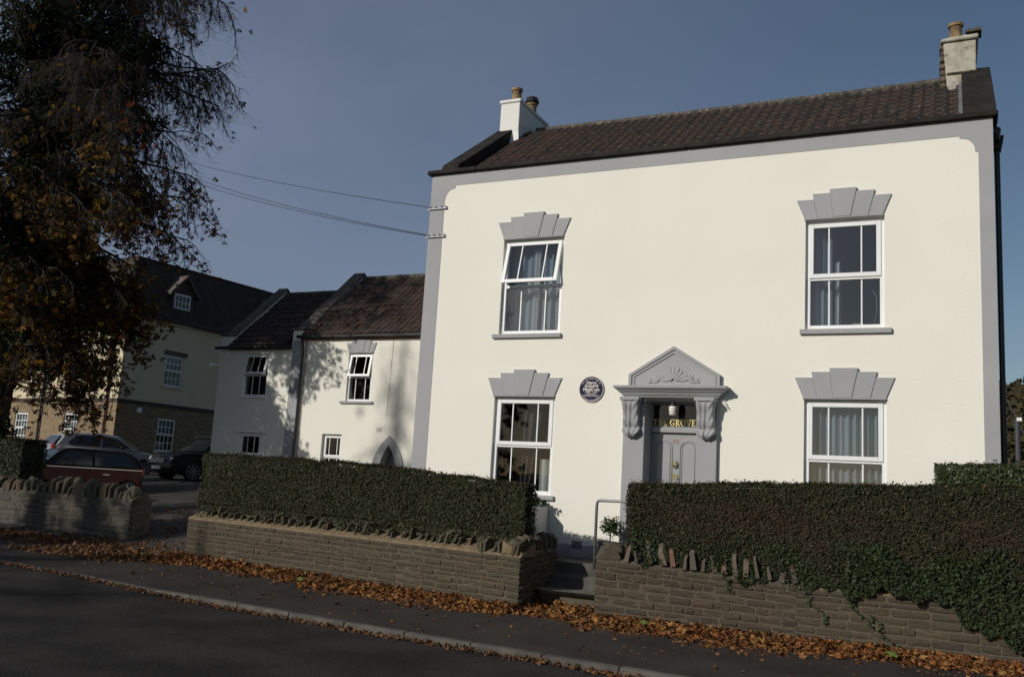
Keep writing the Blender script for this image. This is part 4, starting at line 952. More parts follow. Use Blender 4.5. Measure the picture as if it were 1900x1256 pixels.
# ------------------------------------------------------------------ brick and render apartment building at the left
AB = thing('apartment_building', 'cream and yellow brick three-storey building with a dark mansard roof, behind the tree', 'building', (-21.51, 11.92, 0), R(-6.6))
def brickmat():
    m = bpy.data.materials.new('yellow_brick'); m.use_nodes = True; N = m.node_tree.nodes; L = m.node_tree.links; MATS['yellow_brick'] = m
    b = N["Principled BSDF"]; b.inputs['Roughness'].default_value = .9
    tc = N.new("ShaderNodeTexCoord"); sp = N.new("ShaderNodeSeparateXYZ"); L.new(tc.outputs['Object'], sp.inputs[0])
    ad = N.new("ShaderNodeMath"); ad.operation = 'ADD'; L.new(sp.outputs[0], ad.inputs[0]); L.new(sp.outputs[1], ad.inputs[1])
    cb = N.new("ShaderNodeCombineXYZ"); L.new(ad.outputs[0], cb.inputs[0]); L.new(sp.outputs[2], cb.inputs[1])
    br = N.new("ShaderNodeTexBrick"); br.inputs['Scale'].default_value = 1.0; br.inputs['Brick Width'].default_value = .225; br.inputs['Row Height'].default_value = .075; br.inputs['Mortar Size'].default_value = .007
    br.inputs['Color1'].default_value = (.29, .205, .11, 1); br.inputs['Color2'].default_value = (.18, .125, .07, 1); br.inputs['Mortar'].default_value = (.22, .19, .15, 1)
    L.new(cb.outputs[0], br.inputs['Vector']); L.new(br.outputs['Color'], b.inputs['Base Color'])
    bp = N.new("ShaderNodeBump"); bp.inputs['Strength'].default_value = .5; bp.inputs['Distance'].default_value = .01; L.new(br.outputs['Fac'], bp.inputs['Height']); bp.invert = True; L.new(bp.outputs[0], b.inputs['Normal'])
    return m
BRK = brickmat()
CREAM = mat('cream_building_render', (.62, .53, .37), .9, col2=(.66, .57, .40), nscale=1)
SLATE = mat('dark_slate', (.036, .026, .020), .9, col2=(.055, .042, .032), nscale=3, bump=.5, bscale=14)
DARKB = mat('dark_band', (.06, .045, .04), .85)
gz = .2
fx = lambda a, b, c: (-b, a, c)           # onto the +X face: a runs back along Y, b into the wall
HB = [(2.05, 2.98, 1.6, 2.98), (9.2, 10.1, 1.6, 2.98)]; HU = [(2.08, 3.02, 4.38, 5.70), (9.2, 10.1, 4.38, 5.70)]
m_ = MB(fx); wall_holes(m_, 0, 14, gz - .6, 3.44, HB, 0, .3); m_.build('brick_wall', BRK, AB)
m_ = MB(fx); wall_holes(m_, 0, 14, 3.60, 7.2, HU, .0, .3); m_.build('rendered_wall', CREAM, AB)
HC = [(-3.5, -2.55, 1.6, 2.98), (-7.2, -6.2, 1.6, 2.98)]; HCU = [(-3.7, -2.7, 4.38, 5.7), (-7.2, -6.2, 4.38, 5.7)]
m_ = MB(); wall_holes(m_, -11, -.302, gz - .6, 3.44, HC, 0, .3); m_.box(-.3, -.001, .001, .3, gz - .6, 3.44); m_.build('brick_wall', BRK, AB)
m_ = MB(); wall_holes(m_, -11, -.302, 3.60, 7.2, HCU, .0, .3); m_.box(-.3, -.001, .001, .3, 3.6, 7.2); m_.build('rendered_wall', CREAM, AB)
MB().box(-11, .03, -.03, 14, 3.44, 3.60).build('string_course', DARKB, AB)
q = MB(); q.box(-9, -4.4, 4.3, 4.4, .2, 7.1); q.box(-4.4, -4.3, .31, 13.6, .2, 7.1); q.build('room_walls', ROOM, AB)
# mansard
ev = 7.2
q = MB(); X0, X1, Y0, Y1 = -11.25, .28, -.28, 14.3; k = .95; zt = 9.72
q.add([(X0, Y0, ev), (X1, Y0, ev), (X1, Y1, ev), (X0, Y1, ev), (X0 + k, Y0 + k, zt), (X1 - k, Y0 + k, zt), (X1 - k, Y1 - k, zt), (X0 + k, Y1 - k, zt), (X0 + 4, Y0 + 4, zt + .5), (X1 - 4, Y0 + 4, zt + .5), (X1 - 4, Y1 - 4, zt + .5), (X0 + 4, Y1 - 4, zt + .5)],
      [(0, 3, 2, 1), (0, 1, 5, 4), (1, 2, 6, 5), (2, 3, 7, 6), (3, 0, 4, 7), (4, 5, 9, 8), (5, 6, 10, 9), (6, 7, 11, 10), (7, 4, 8, 11), (8, 9, 10, 11)])
rf = q.build('roof', SLATE, AB)
rows = MB()      # shingle courses standing proud
for i in range(16):
    t = i / 16; z = ev + (zt - ev) * t; e = k * t; dz = .03
    rows.add([(X1 - e + .02, Y0 + e - .02, z), (X1 - e + .02, Y1 - e, z), (X1 - e - k / 16 + .004, Y1 - e, z + (zt - ev) / 16), (X1 - e - k / 16 + .004, Y0 + e + k / 16 - .004, z + (zt - ev) / 16)], [(0, 1, 2, 3)])
    rows.add([(X1 - e + .02, Y0 + e - .02, z), (X0 + e, Y0 + e - .02, z), (X0 + e, Y0 + e + k / 16 - .004, z + (zt - ev) / 16), (X1 - e - k / 16 + .004, Y0 + e + k / 16 - .004, z + (zt - ev) / 16)], [(0, 1, 2, 3)])
rows.build('slate_courses', SLATE, rf)
MB().tube([(X1 - k, Y0 + k, zt), (X1 - k, Y1 - k, zt)], .06, 6).build('roof_edge', SLATE, rf); MB().tube([(X1 - k, Y0 + k, zt), (X0 + k, Y0 + k, zt)], .06, 6).build('roof_edge', SLATE, rf)
MB().box(.0, .30, -.3, 14.3, ev - .12, ev).build('soffit', DARKB, AB); MB().box(-11.2, -.001, -.3, .0, ev - .12, ev - .002).build('soffit', DARKB, AB)
def dormer(cx, xf, withwin=True, wide=.55):
    # a = along wall, b = into wall, c = up
    d = MB(xf); a0, a1 = cx - wide, cx + wide
    d.box(a0, a0 + .1, -.12, 1.6, ev - .15, 8.50); d.box(a1 - .1, a1, -.12, 1.6, ev - .15, 8.50)
    d.box(a0 + .1, a1 - .1, -.12, .0, 8.42, 8.50)
    d.prism([(a0, 8.50), (a1, 8.50), (cx, 9.12)], -.10, 1.6)
    dd = d.build('dormer', DARKB, AB)
    r = MB(xf)
    for s in (-1, 1):
        r.hexa([(cx, -.32, 9.14), (cx + s * (wide + .22), -.32, 8.28), (cx + s * (wide + .22), 1.7, 8.28), (cx, 1.7, 9.14), (cx, -.32, 9.26), (cx + s * (wide + .26), -.32, 8.38), (cx + s * (wide + .26), 1.7, 8.38), (cx, 1.7, 9.26)])
    r.build('dormer_roof', mat('dormer_shingle', (.13, .105, .09), .85, col2=(.09, .075, .065), nscale=5), dd)
    w = sash_window(AB, a0 + .1, a1 - .1, 7.06, 8.42, y=-.08, split=.5, bars=(.25, .5, .75), fw=.06, sw=.03, gm=GLASS2, xf=xf, cross=True, bw=.028)
    MB(xf).box(a0 + .12, a1 - .12, .10, .14, 7.1, 8.4).build('dormer_backing', ROOM, w)  # plain sheet in the dark room colour, close behind the dormer glass
    MB(xf).box(a0 - .05, a1 + .05, -.16, .02, 6.99, 7.06).build('sill', CREAM, w)
dormer(2.52, fx); dormer(7.6, fx); dormer(-3.1, None); dormer(-7.0, None)
for hs, xf in ((HB + HU, fx), (HC + HCU, None)):
    for h_ in hs:
        w = sash_window(AB, h_[0], h_[1], h_[2], h_[3], y=.05, split=.5, bars=(.25, .5, .75), fw=.06, sw=.03, gm=GLASS2, xf=xf, cross=True, bw=.028)
        MB(xf).box(h_[0] - .1, h_[1] + .1, -.06, .06, h_[2] - .09, h_[2] - .002).build('sill', CREAM, w)
        if h_[2] > 3: MB(xf).box(h_[0] - .1, h_[1] + .15, -.03, .02, h_[3] + .002, h_[3] + .2).build('lintel', mat('dormer_shingle'), w)
        MB(xf).box(h_[0] + .08, h_[1] - .08, .2, .24, h_[2] + (.75 if h_[2] < 3 else .9), h_[3] - .05).build('net_curtain', CURTAIN, w)
MB().tube([(-.62, -.08, 7.1), (-.62, -.08, .3)], .05, 8).build('downpipe', mat('oxide_pipe', (.10, .03, .025), .5), AB)
MB().tube([(-5.2, -.08, 7.1), (-5.2, -.08, .3)], .05, 8).build('downpipe', BLACKP, AB)
MB(fx).lathe([(0, 0), (.13, 0), (.13, -.06), (0, -.1)], (1.05, -.01, 3.2), 10, 'y').build('alarm_box', UPVC, AB)

# ------------------------------------------------------------------ cars
def car(name, label, loc, heading, spec):
    t = thing(name, label, 'car', loc, heading)
    Lh = spec['L'] / 2; Wh = spec['W'] / 2; body = spec['body']; paint = spec['paint']; belt = spec['belt']
    wr = spec.get('wr', .31); fxw, rxw = spec['axles']; gcl = .19
    low = [(-Lh + .05, .30), (rxw - wr - .09, .22)] + [(rxw + (wr + .055) * math.cos(R(a)), wr + (wr + .055) * math.sin(R(a))) for a in range(180, -1, -20)] + \
          [(rxw + wr + .08, gcl), (fxw - wr - .08, gcl)] + [(fxw + (wr + .055) * math.cos(R(a)), wr + (wr + .055) * math.sin(R(a))) for a in range(180, -1, -20)] + \
          [(fxw + wr + .1, .21), (Lh - .06, .25)]
    outline = low + body      # body: from front bumper up over the bonnet, belt and tail, back to start
    sl = [(-1, .05, .92), (-.97, .02, .97), (-.8, .006, .995), (0, 0, 1), (.8, .006, .995), (.97, .02, .97), (1, .05, .92)]
    m = MB(); n = len(outline)
    def yw(z): return Wh * (1 - .05 * max(0, (.5 - z) / .3) - .06 * max(0, (z - .55) / .4))
    def plan(x, s): return x * (1 - .075 * abs(s) ** 3 * (abs(x) / Lh) ** 3)
    vs = []
    for s, ins, k_ in sl:
        for x, z in outline:
            zz = z - ins * (.7 if z > .6 else 0) ; xx = plan(x, s)
            vs.append((xx, yw(z) * s * (1 if abs(s) < .99 else 1), zz))
    fs = [tuple(range(n)), tuple(range((len(sl)) * n - 1, (len(sl) - 1) * n - 1, -1))]
    for j in range(len(sl) - 1):
        for i in range(n): fs.append((j * n + i, j * n + (i + 1) % n, (j + 1) * n + (i + 1) % n, (j + 1) * n + i))
    m.add(vs, fs); m.build('car_body', paint, t, bevel=.02, segs=2)
    # greenhouse
    gh = spec['glass']; nb = len(gh); zt_ = max(z for x, z in gh)
    def gw(z): return Wh * (.93 - .20 * max(0, (z - belt) / (zt_ - belt)))
    m = MB(); vs = []
    gs = (-1, -.9, 0, .9, 1)
    for s in gs:
        for x, z in gh: vs.append((x * (1 - .04 * abs(s) ** 4 * (1 if z > belt + .05 else 1)), gw(z) * s, z - (.03 if abs(s) == 1 and z > belt + .1 else 0)))
    fs = [tuple(range(nb)), tuple(range(len(gs) * nb - 1, (len(gs) - 1) * nb - 1, -1))]
    for j in range(len(gs) - 1):
        for i in range(nb): fs.append((j * nb + i, j * nb + (i + 1) % nb, (j + 1) * nb + (i + 1) % nb, (j + 1) * nb + i))
    m.add(vs, fs); m.build('cabin', spec.get('roofpaint', paint), t, bevel=.02, segs=2)
    GL = MATS['car_glass']
    for side in (-1, 1):
        for poly_ in spec['side_windows']:
            MB().add([(x, side * (gw(z) + .008 - (.0)), z) for x, z in poly_] + [(x, side * (gw(z) - .02), z) for x, z in poly_],
                     [tuple(range(len(poly_))), tuple(range(2 * len(poly_) - 1, len(poly_) - 1, -1))] + [(i, i + len(poly_), (i + 1) % len(poly_) + len(poly_), (i + 1) % len(poly_)) for i in range(len(poly_))]).build('side_window', GL, t)
        MB().box(fxw - .95, fxw - .78, side * Wh * .99 if side > 0 else -Wh * .99 - .12, side * Wh * .99 + .12 if side > 0 else -Wh * .99, belt - .0, belt + .12).build('wing_mirror', BLACKP, t, bevel=.03)
        MB().box(rxw + .55, rxw + .75, side * yw(.75) - .012, side * yw(.75) + .018 , .735, .765).build('door_handle', MATS['chrome'], t, bevel=.005)
        MB().box(rxw - .35, fxw - .25, side * (yw(belt) - .0) - .006, side * (yw(belt)) + .006, belt - .045, belt - .025).build('trim_strip', MATS['chrome'], t)
        for xw in (fxw, rxw):
            wx = MB(); yo = side * (Wh - .11)
            wx.lathe([(.0, -.09), (wr - .08, -.09), (wr - .01, -.08), (wr, -.05), (wr, .05), (wr - .01, .08), (wr - .07, .09), (wr - .09, .06), (0, .06)] if side > 0 else
                     [(0, .09), (wr - .08, .09), (wr - .01, .08), (wr, .05), (wr, -.05), (wr - .01, -.08), (wr - .07, -.09), (wr - .09, -.06), (0, -.06)], (xw, yo, wr), 22, 'y')
            wo = wx.build('wheel', BLACKP, t)
            rim = MB(); yy = yo + side * .066
            for kk in range(9):
                a = 2 * math.pi * kk / 9; ca_, sa_ = math.cos(a), math.sin(a); r1 = wr - .085
                rim.hexa([(xw + sa_ * .02 , yy - .01, wr - ca_ * .02), (xw + ca_ * r1 + sa_ * .022, yy - .01, wr + sa_ * r1 - ca_ * .022), (xw + ca_ * r1 + sa_ * .022, yy + .01, wr + sa_ * r1 - ca_ * .022), (xw + sa_ * .02, yy + .01, wr - ca_ * .02),
                          (xw - sa_ * .02, yy - .01, wr + ca_ * .02), (xw + ca_ * r1 - sa_ * .022, yy - .01, wr + sa_ * r1 + ca_ * .022), (xw + ca_ * r1 - sa_ * .022, yy + .01, wr + sa_ * r1 + ca_ * .022), (xw - sa_ * .02, yy + .01, wr + ca_ * .02)])
            rim.tube([(xw + (wr - .08) * math.cos(R(a)), yy, wr + (wr - .08) * math.sin(R(a))) for a in range(0, 361, 24)], .013, 5, False)
            rim.build('rim', MATS['alloy'], wo)
    def slab(pts, name_, mt, th=.012):   # quad given by 4 points, thickened along its normal
        p = [Vector(q_) for q_ in pts]; nr_ = (p[1] - p[0]).cross(p[3] - p[0]).normalized() * th
        MB().hexa([tuple(a - nr_) for a in p] + [tuple(a + nr_) for a in p]).build(name_, mt, t)
    (xa, za), (xb, zb_) = spec['windscreen']; slab([(xa, -gw(za) + .06, za), (xa, gw(za) - .06, za), (xb, gw(zb_) - .09, zb_), (xb, -gw(zb_) + .09, zb_)], 'windscreen', MATS['windscreen_glass'])
    (xa, za), (xb, zb_) = spec['rearscreen']; slab([(xa, -gw(za) + .08, za), (xa, gw(za) - .08, za), (xb, gw(zb_) - .10, zb_), (xb, -gw(zb_) + .10, zb_)], 'rear_window', MATS['windscreen_glass'])
    for side in (-1, 1):
        fz = spec.get('lampz', .66)
        MB().lathe([(0, -.04), (.11, -.03), (.13, 0), (.09, .03), (0, .045)], (Lh - .17, side * (Wh - .26), fz), 12, 'x').build('headlight', MATS['lamp_glass'], t)
        MB().box(-Lh + .05, -Lh + .22, side * (Wh - .20) - .10, side * (Wh - .20) + .105, .72, .98).build('tail_light', MATS['tail_red'], t, bevel=.03)
    MB().box(Lh - .045, Lh + .006, -.26, .26, .36, .47).build('number_plate', MATS['plate_white'], t); MB().box(-Lh + .0, -Lh + .045, -.26, .26, .52, .63).build('number_plate', MATS['plate_yellow'], t)
    g_ = MB()
    for kk in range(3): g_.box(Lh - .10, Lh - .02, -.42, .42, .585 + kk * .05, .605 + kk * .05)
    g_.build('grille', MATS['chrome'], t)
    if spec.get('rails'):
        for side in (-1, 1): MB().tube([(-1.2, side * .55, zt_ + .0), (-1.1, side * .55, zt_ + .06), (.5, side * .55, zt_ + .07), (.6, side * .55, zt_)], .014, 6).build('roof_rail', MATS['chrome'], t)
    return t
mat('car_glass', (.012, .016, .018), .06, spec=.8); mat('windscreen_glass', (.02, .03, .03), .05, spec=1.0)
mat('chrome', (.55, .55, .56), .2, 1.0); mat('alloy', (.38, .38, .40), .35, .8); mat('lamp_glass', (.55, .57, .6), .12); mat('tail_red', (.25, .01, .01), .25)
mat('plate_white', (.6, .6, .55), .5); mat('plate_yellow', (.6, .5, .05), .5)
hatch_body = lambda Lh, hood, belt, tail: [(Lh, .42), (Lh, .56), (Lh - .12, hood - .10), (Lh - .38, hood), (Lh - 1.0, belt - .015), (-Lh + .18, belt + .02), (-Lh + .02, tail), (-Lh, .52)]
mini = dict(L=3.65, W=1.69, belt=.94, axles=(1.15, -1.32), wr=.30, paint=mat('red_car_paint', (.075, .006, .007), .35, spec=.25), roofpaint=mat('black_car_paint', (.008, .008, .009), .4, spec=.25), lampz=.68,
            body=hatch_body(1.825, .84, .94, .80), glass=[(.98, .90), (.44, 1.37), (.1, 1.42), (-1.25, 1.40), (-1.48, 1.33), (-1.74, .90)],
            windscreen=((.92, .98), (.50, 1.34)), rearscreen=((-1.72, .98), (-1.53, 1.28)),
            side_windows=[[(.72, .97), (.38, 1.30), (-.28, 1.33), (-.28, .97)], [(-.36, .97), (-.36, 1.33), (-1.22, 1.31), (-1.50, .99)]])
hatch = dict(L=3.95, W=1.68, belt=.93, axles=(1.28, -1.20), wr=.30, paint=mat('silver_car_paint', (.34, .36, .40), .35, .2), lampz=.68,
            body=hatch_body(1.975, .84, .93, .78), glass=[(1.12, .89), (.30, 1.40), (-.2, 1.46), (-1.35, 1.40), (-1.60, 1.30), (-1.90, .89)],
            windscreen=((1.02, .99), (.40, 1.37)), rearscreen=((-1.87, .98), (-1.64, 1.28)),
            side_windows=[[(.78, .97), (.25, 1.30), (-.25, 1.36), (-.25, .97)], [(-.33, .97), (-.33, 1.36), (-1.12, 1.32), (-1.42, 1.08), (-1.36, .98)]])
estate = dict(L=4.55, W=1.78, belt=.98, axles=(1.38, -1.32), wr=.33, paint=mat('black_metallic_paint', (.006, .007, .010), .3, .0, spec=.35), lampz=.66, rails=True,
            body=hatch_body(2.275, .92, .98, .85), glass=[(1.15, .94), (.30, 1.45), (-.3, 1.50), (-1.75, 1.47), (-1.98, 1.36), (-2.18, .94)],
            windscreen=((1.06, 1.02), (.40, 1.42)), rearscreen=((-2.14, 1.02), (-2.0, 1.32)),
            side_windows=[[(.80, 1.02), (.25, 1.36), (-.40, 1.41), (-.40, 1.02)], [(-.48, 1.02), (-.48, 1.41), (-1.30, 1.40), (-1.30, 1.02)], [(-1.38, 1.02), (-1.38, 1.39), (-1.82, 1.36), (-2.0, 1.04)]])
car('parked_car', 'small red hatchback with a black roof parked behind the far left wall', (-12.6, 2.75, -.13), math.atan2(-.94, -.34), mini)
car('parked_car', 'silver hatchback seen from its rear beyond the red car', (-18.9, 9.2, .54), math.atan2(.93, .38), hatch)
car('parked_car', 'black estate car with roof rails facing out beside the end cottage', (-14.15, 10.0, .50), math.atan2(-.97, -.24), estate)

# ------------------------------------------------------------------ hedges
def hedge(name, label, pts, y_back, ztop, zbot, m, dens, leaf, seed, brown=None, topm=TOPLEAF, kind='hedge', fuzz=.05, ragged=.0):
    """clipped hedge: front line pts [(x,y)], thickness y_back, per-point top/bottom heights"""
    rng = np.random.default_rng(seed); t = thing(name, label, kind)
    P = np.array(pts, float); seg = np.diff(P, axis=0); sl_ = np.linalg.norm(seg, axis=1); cum = np.r_[0, np.cumsum(sl_)]; L = cum[-1]
    zt_ = np.array(ztop); zb_ = np.array(zbot); nrm_ = np.array([seg[:, 1], -seg[:, 0]]).T / sl_[:, None]; nr = nrm_.mean(0); nr /= np.linalg.norm(nr)
    dr_ = seg.sum(0) / np.linalg.norm(seg.sum(0))
    def at(s): return np.stack([np.interp(s, cum, P[:, 0]), np.interp(s, cum, P[:, 1])], -1)
    def T(s): return np.interp(s, cum, zt_)
    def Bt(s): return np.interp(s, cum, zb_)
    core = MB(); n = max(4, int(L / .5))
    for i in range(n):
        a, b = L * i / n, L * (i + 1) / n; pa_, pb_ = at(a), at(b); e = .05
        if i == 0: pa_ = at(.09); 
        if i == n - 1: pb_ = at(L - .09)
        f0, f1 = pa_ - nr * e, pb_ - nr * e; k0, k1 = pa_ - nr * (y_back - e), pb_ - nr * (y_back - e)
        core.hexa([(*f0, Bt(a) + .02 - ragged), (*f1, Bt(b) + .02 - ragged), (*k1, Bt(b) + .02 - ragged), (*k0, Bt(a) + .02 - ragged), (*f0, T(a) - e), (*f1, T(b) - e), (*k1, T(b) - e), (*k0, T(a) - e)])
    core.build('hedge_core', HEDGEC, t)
    pos = []; nor = []
    def lump(p): return (np.sin(p[:, 0] * 3.1 + p[:, 2] * 2.3) * np.sin(p[:, 0] * 1.3 - p[:, 2] * 4.1 + 1) * .5 + np.sin(p[:, 0] * 7.7 + p[:, 2] * 6.1 + p[:, 1] * 5) * .3) * fuzz
    hmean = (zt_ - zb_).mean()
    nf = int(dens * L * hmean); s = rng.random(nf) * L; u = rng.random(nf); xy = at(s); z = Bt(s) + (T(s) - Bt(s)) * u
    if ragged: z = np.where(u < .12, z - ragged * rng.random(nf) * (.5 + .5 * np.sin(s * 6.3) * np.sin(s * 2.7 + 1)), z)
    p = np.c_[xy, z]; rr = np.maximum(0, z - (T(s) - .10)) / .10
    off = lump(p) + rng.normal(size=nf) * .022 - rr ** 2 * .06; p[:, :2] += nr * off[:, None]; pos.append(p); nor.append(np.tile([nr[0], nr[1], .35], (nf, 1)))
    nt_ = int(dens * L * y_back * .8); s = rng.random(nt_) * L; d = rng.random(nt_) * y_back; xy = at(s) - nr * d[:, None]; p = np.c_[xy, T(s)]
    p[:, 2] += lump(p) * .6 + rng.normal(size=nt_) * .018 - (np.maximum(0, .08 - d) / .08) ** 2 * .05; pos.append(p); nor.append(np.tile([0, 0, 1.], (nt_, 1)))
    for s_, sg in ((0, -1), (L, 1)):
        ne = int(dens * y_back * hmean); d = rng.random(ne) * y_back; u = rng.random(ne); xy = at(np.full(ne, s_)) - nr * d[:, None]; z = Bt(s_) + (T(s_) - Bt(s_)) * u
        p = np.c_[xy, z]; off = rng.normal(size=ne) * .03 + np.sin(z * 9) * .02 - .05 - (np.abs(u - .5) * 2) ** 6 * .1; p[:, :2] += dr_ * sg * off[:, None]
        pos.append(p); nor.append(np.tile([dr_[0] * sg, dr_[1] * sg, .3], (ne, 1)))
    p = np.concatenate(pos); nn = np.concatenate(nor) + rng.normal(size=(len(p), 3)) * .55
    gapn = np.sin(p[:, 0] * 8.3 + 2 * np.sin(p[:, 2] * 5)) * np.sin(p[:, 2] * 11 + 1.5 * np.sin(p[:, 0] * 3.7)) + .5 * np.sin(p[:, 0] * 23 + p[:, 2] * 17)
    kp = rng.random(len(p)) > np.clip((gapn - .35) * .8, 0, .6); p = p[kp]; nn = nn[kp]
    # stray shoots above the clipped top and out of the face
    ks = int(L * 26); s_ = rng.random(ks) * L; b_ = np.c_[at(s_) - nr * (rng.random(ks) ** 2 * y_back)[:, None], T(s_)]; hgt_ = .02 + .07 * rng.random(ks) ** 2
    sh_ = np.concatenate([b_ + np.c_[rng.normal(size=ks) * .008, rng.normal(size=ks) * .008, hgt_ * f_] for f_ in (.3, .6, .9, 1.0)]); p = np.r_[p, sh_]; nn = np.r_[nn, rng.normal(size=sh_.shape)]
    sel = np.ones(len(p), bool)
    if brown is not None:
        w = brown(p); sel = rng.random(len(p)) > w
        Vb, Fb = scatter(RHOMB_V, RHOMB_F, p[~sel], frames(nn[~sel], rng), leaf * (.5 + .7 * rng.random((~sel).sum())))
        link('sparse_foliage', np_mesh('sparse_foliage', Vb, Fb, HEDGEB), t, kind='stuff')
        # bare clipped twigs showing through
        q = p[(~sel)][::9]; k_ = len(q); dd = np.c_[rng.normal(size=k_) * .7 + nr[0] * .5, rng.normal(size=k_) * .3 + nr[1] * .3, .25 + rng.random(k_)]; dd /= np.linalg.norm(dd, axis=1, keepdims=True)
        TV = np.array([(-.010, 0, 0), (.010, 0, 0), (.006, 1, 0), (-.006, 1, 0)]); TF = np.array([(0, 1, 2, 3)])
        n2 = rng.normal(size=(k_, 3)) * .3 + np.array([nr[0], nr[1], 0]); n2 -= dd * (n2 * dd).sum(1, keepdims=True); n2 /= np.linalg.norm(n2, axis=1, keepdims=True)
        Rm = np.stack([np.cross(dd, n2), dd, n2], 2)
        Vt, Ft = scatter(TV * np.array([.35 / .12, 1, 1]), TF, q, Rm, .04 + .08 * rng.random(k_)); 
        link('bare_twigs', np_mesh('bare_twigs', Vt, Ft, mat('brown_hedge_twig', (.075, .050, .035), .9)), t, kind='stuff')
    V_, F_ = scatter(RHOMB_V, RHOMB_F, p[sel], frames(nn[sel], rng), leaf * (.55 + .8 * rng.random(sel.sum())))
    link('foliage', np_mesh('foliage', V_, F_, m), t, kind='stuff')
    k_ = int(L * 45); s = rng.random(k_) * L; d = rng.random(k_) ** 2 * min(.35, y_back) - .01; q = np.c_[at(s) - nr * d[:, None], T(s) + .015 + rng.random(k_) * .02]
    V_, F_ = scatter(PAL5[0], PAL5[1], q, frames(np.array([0, 0, 1.]) + rng.normal(size=(k_, 3)) * .6, rng), .015 + .022 * rng.random(k_))
    link('caught_leaves', np_mesh('caught_leaves', V_, F_, topm), t, kind='stuff')
    return t
hedge('hedge', 'long clipped dark green hedge on top of the left stone wall', [(-4.22, -1.08), (-2, -1.39), (0.3, -1.70), (3.40, -2.08)], .36, [1.20, 1.19, 1.13, .94], [.13, .12, .11, .10], HEDGE, 10500, .034, 1, ragged=.14)
def brownness(p):
    c = np.exp(-((p[:, 0] - 7.0) / 1.3) ** 2 - ((p[:, 2] - .62) / .33) ** 2) * .95 + np.exp(-((p[:, 0] - 9.9) / .7) ** 2 - ((p[:, 2] - .55) / .35) ** 2) * .8
    c += .35 * (np.sin(p[:, 0] * 5 + 1) * np.sin(p[:, 2] * 7) > .3)
    return np.clip(c, .12, .93) * (p[:, 2] < 1.02)
hedge('hedge', 'tall hedge right of the gap, thin and brown in the middle, ivy at its foot', [(5.10, -2.28), (7.4, -1.98), (10.0, -1.80), (13.1, -1.50)], 1.0, [1.04, 1.16, 1.26, 1.34], [.02, -.14, -.16, -.17], HEDGE, 10000, .033, 2, brown=brownness)
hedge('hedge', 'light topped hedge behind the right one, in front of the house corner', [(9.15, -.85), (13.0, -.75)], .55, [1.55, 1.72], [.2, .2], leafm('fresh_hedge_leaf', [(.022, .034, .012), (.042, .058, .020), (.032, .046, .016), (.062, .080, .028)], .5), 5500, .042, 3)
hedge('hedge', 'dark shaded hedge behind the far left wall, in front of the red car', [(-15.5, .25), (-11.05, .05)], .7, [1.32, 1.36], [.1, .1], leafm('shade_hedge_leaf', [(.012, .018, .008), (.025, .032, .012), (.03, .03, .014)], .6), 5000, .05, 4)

# ivy at the foot of the right hedge, trailing over the wall
rng = np.random.default_rng(8)
iv = thing('ivy', 'green ivy spilling from the right hedge down over the stone wall', 'ivy')
IVYR = leafm('wall_ivy_leaf', [(0.011, 0.018, 0.008), (0.024, 0.036, 0.014), (0.040, 0.058, 0.022), (0.015, 0.022, 0.010), (0.03, 0.03, 0.015)], 0.6, spec=0.15)
n = 19000; xx = 5.2 + rng.random(n) * 6.2
def wy(x): return np.interp(x, [4.69, 7.47, 13.2], [-2.39, -1.99, -1.55])
lowz = np.interp(xx, [5.2, 6.2, 7.2, 8.0, 8.9, 9.2, 9.6, 10.0, 10.5, 11.4], [.0, -.10, -.20, -.24, -.16, -.26, -.48, -.72, -.9, -1.0]) + .06 * np.sin(xx * 9) + .04 * np.sin(xx * 23)
hi = .34 + .10 * np.sin(xx * 4) + .08 * np.sin(xx * 9.7); u = rng.random(n) ** 1.3; zz = lowz + (hi - lowz) * u
keep = rng.random(n) < np.where(xx < 6.2, .5, 1.0)
yo_ = np.where(xx < 8.1, .05, -.05) ; p = np.c_[xx, wy(xx) + yo_ - rng.random(n) * .07 - .03 * np.sin(xx * 6 + zz * 7), zz][keep]
V_, F_ = scatter(IVY_V, IVY_F, p, frames(np.array([.05, -1, .35]) + rng.normal(size=(len(p), 3)) * .75, rng), .024 + .034 * rng.random(len(p)))
link('foliage', np_mesh('foliage', V_, F_, IVYR), iv, kind='stuff')
for (sx_, sz_, pts_) in ((7.5, -.2, 9), (8.05, -.22, 8), (2.2 - 3.2 + 9.4, -.5, 7), (6.45, -.12, 5)):
    path = [(sx_ + .05 * math.sin(k * 1.3) + k * .045, wy(sx_ + k * .04) - .03, sz_ - k * .055) for k in range(pts_)]
    MB().tube(path, .006, 4).build('trailing_stem', TWIG, iv)
    q = np.array([(a + random.uniform(-.03, .03), b - .02, c + random.uniform(-.02, .02)) for a, b, c in path for _ in range(3)])
    V_, F_ = scatter(IVY_V, IVY_F, q, frames(np.array([0, -1, .3]) + rng.normal(size=(len(q), 3)) * .4, rng), .03 + .025 * rng.random(len(q))); link('trailing_leaves', np_mesh('trailing_leaves', V_, F_, IVY), iv, kind='stuff')
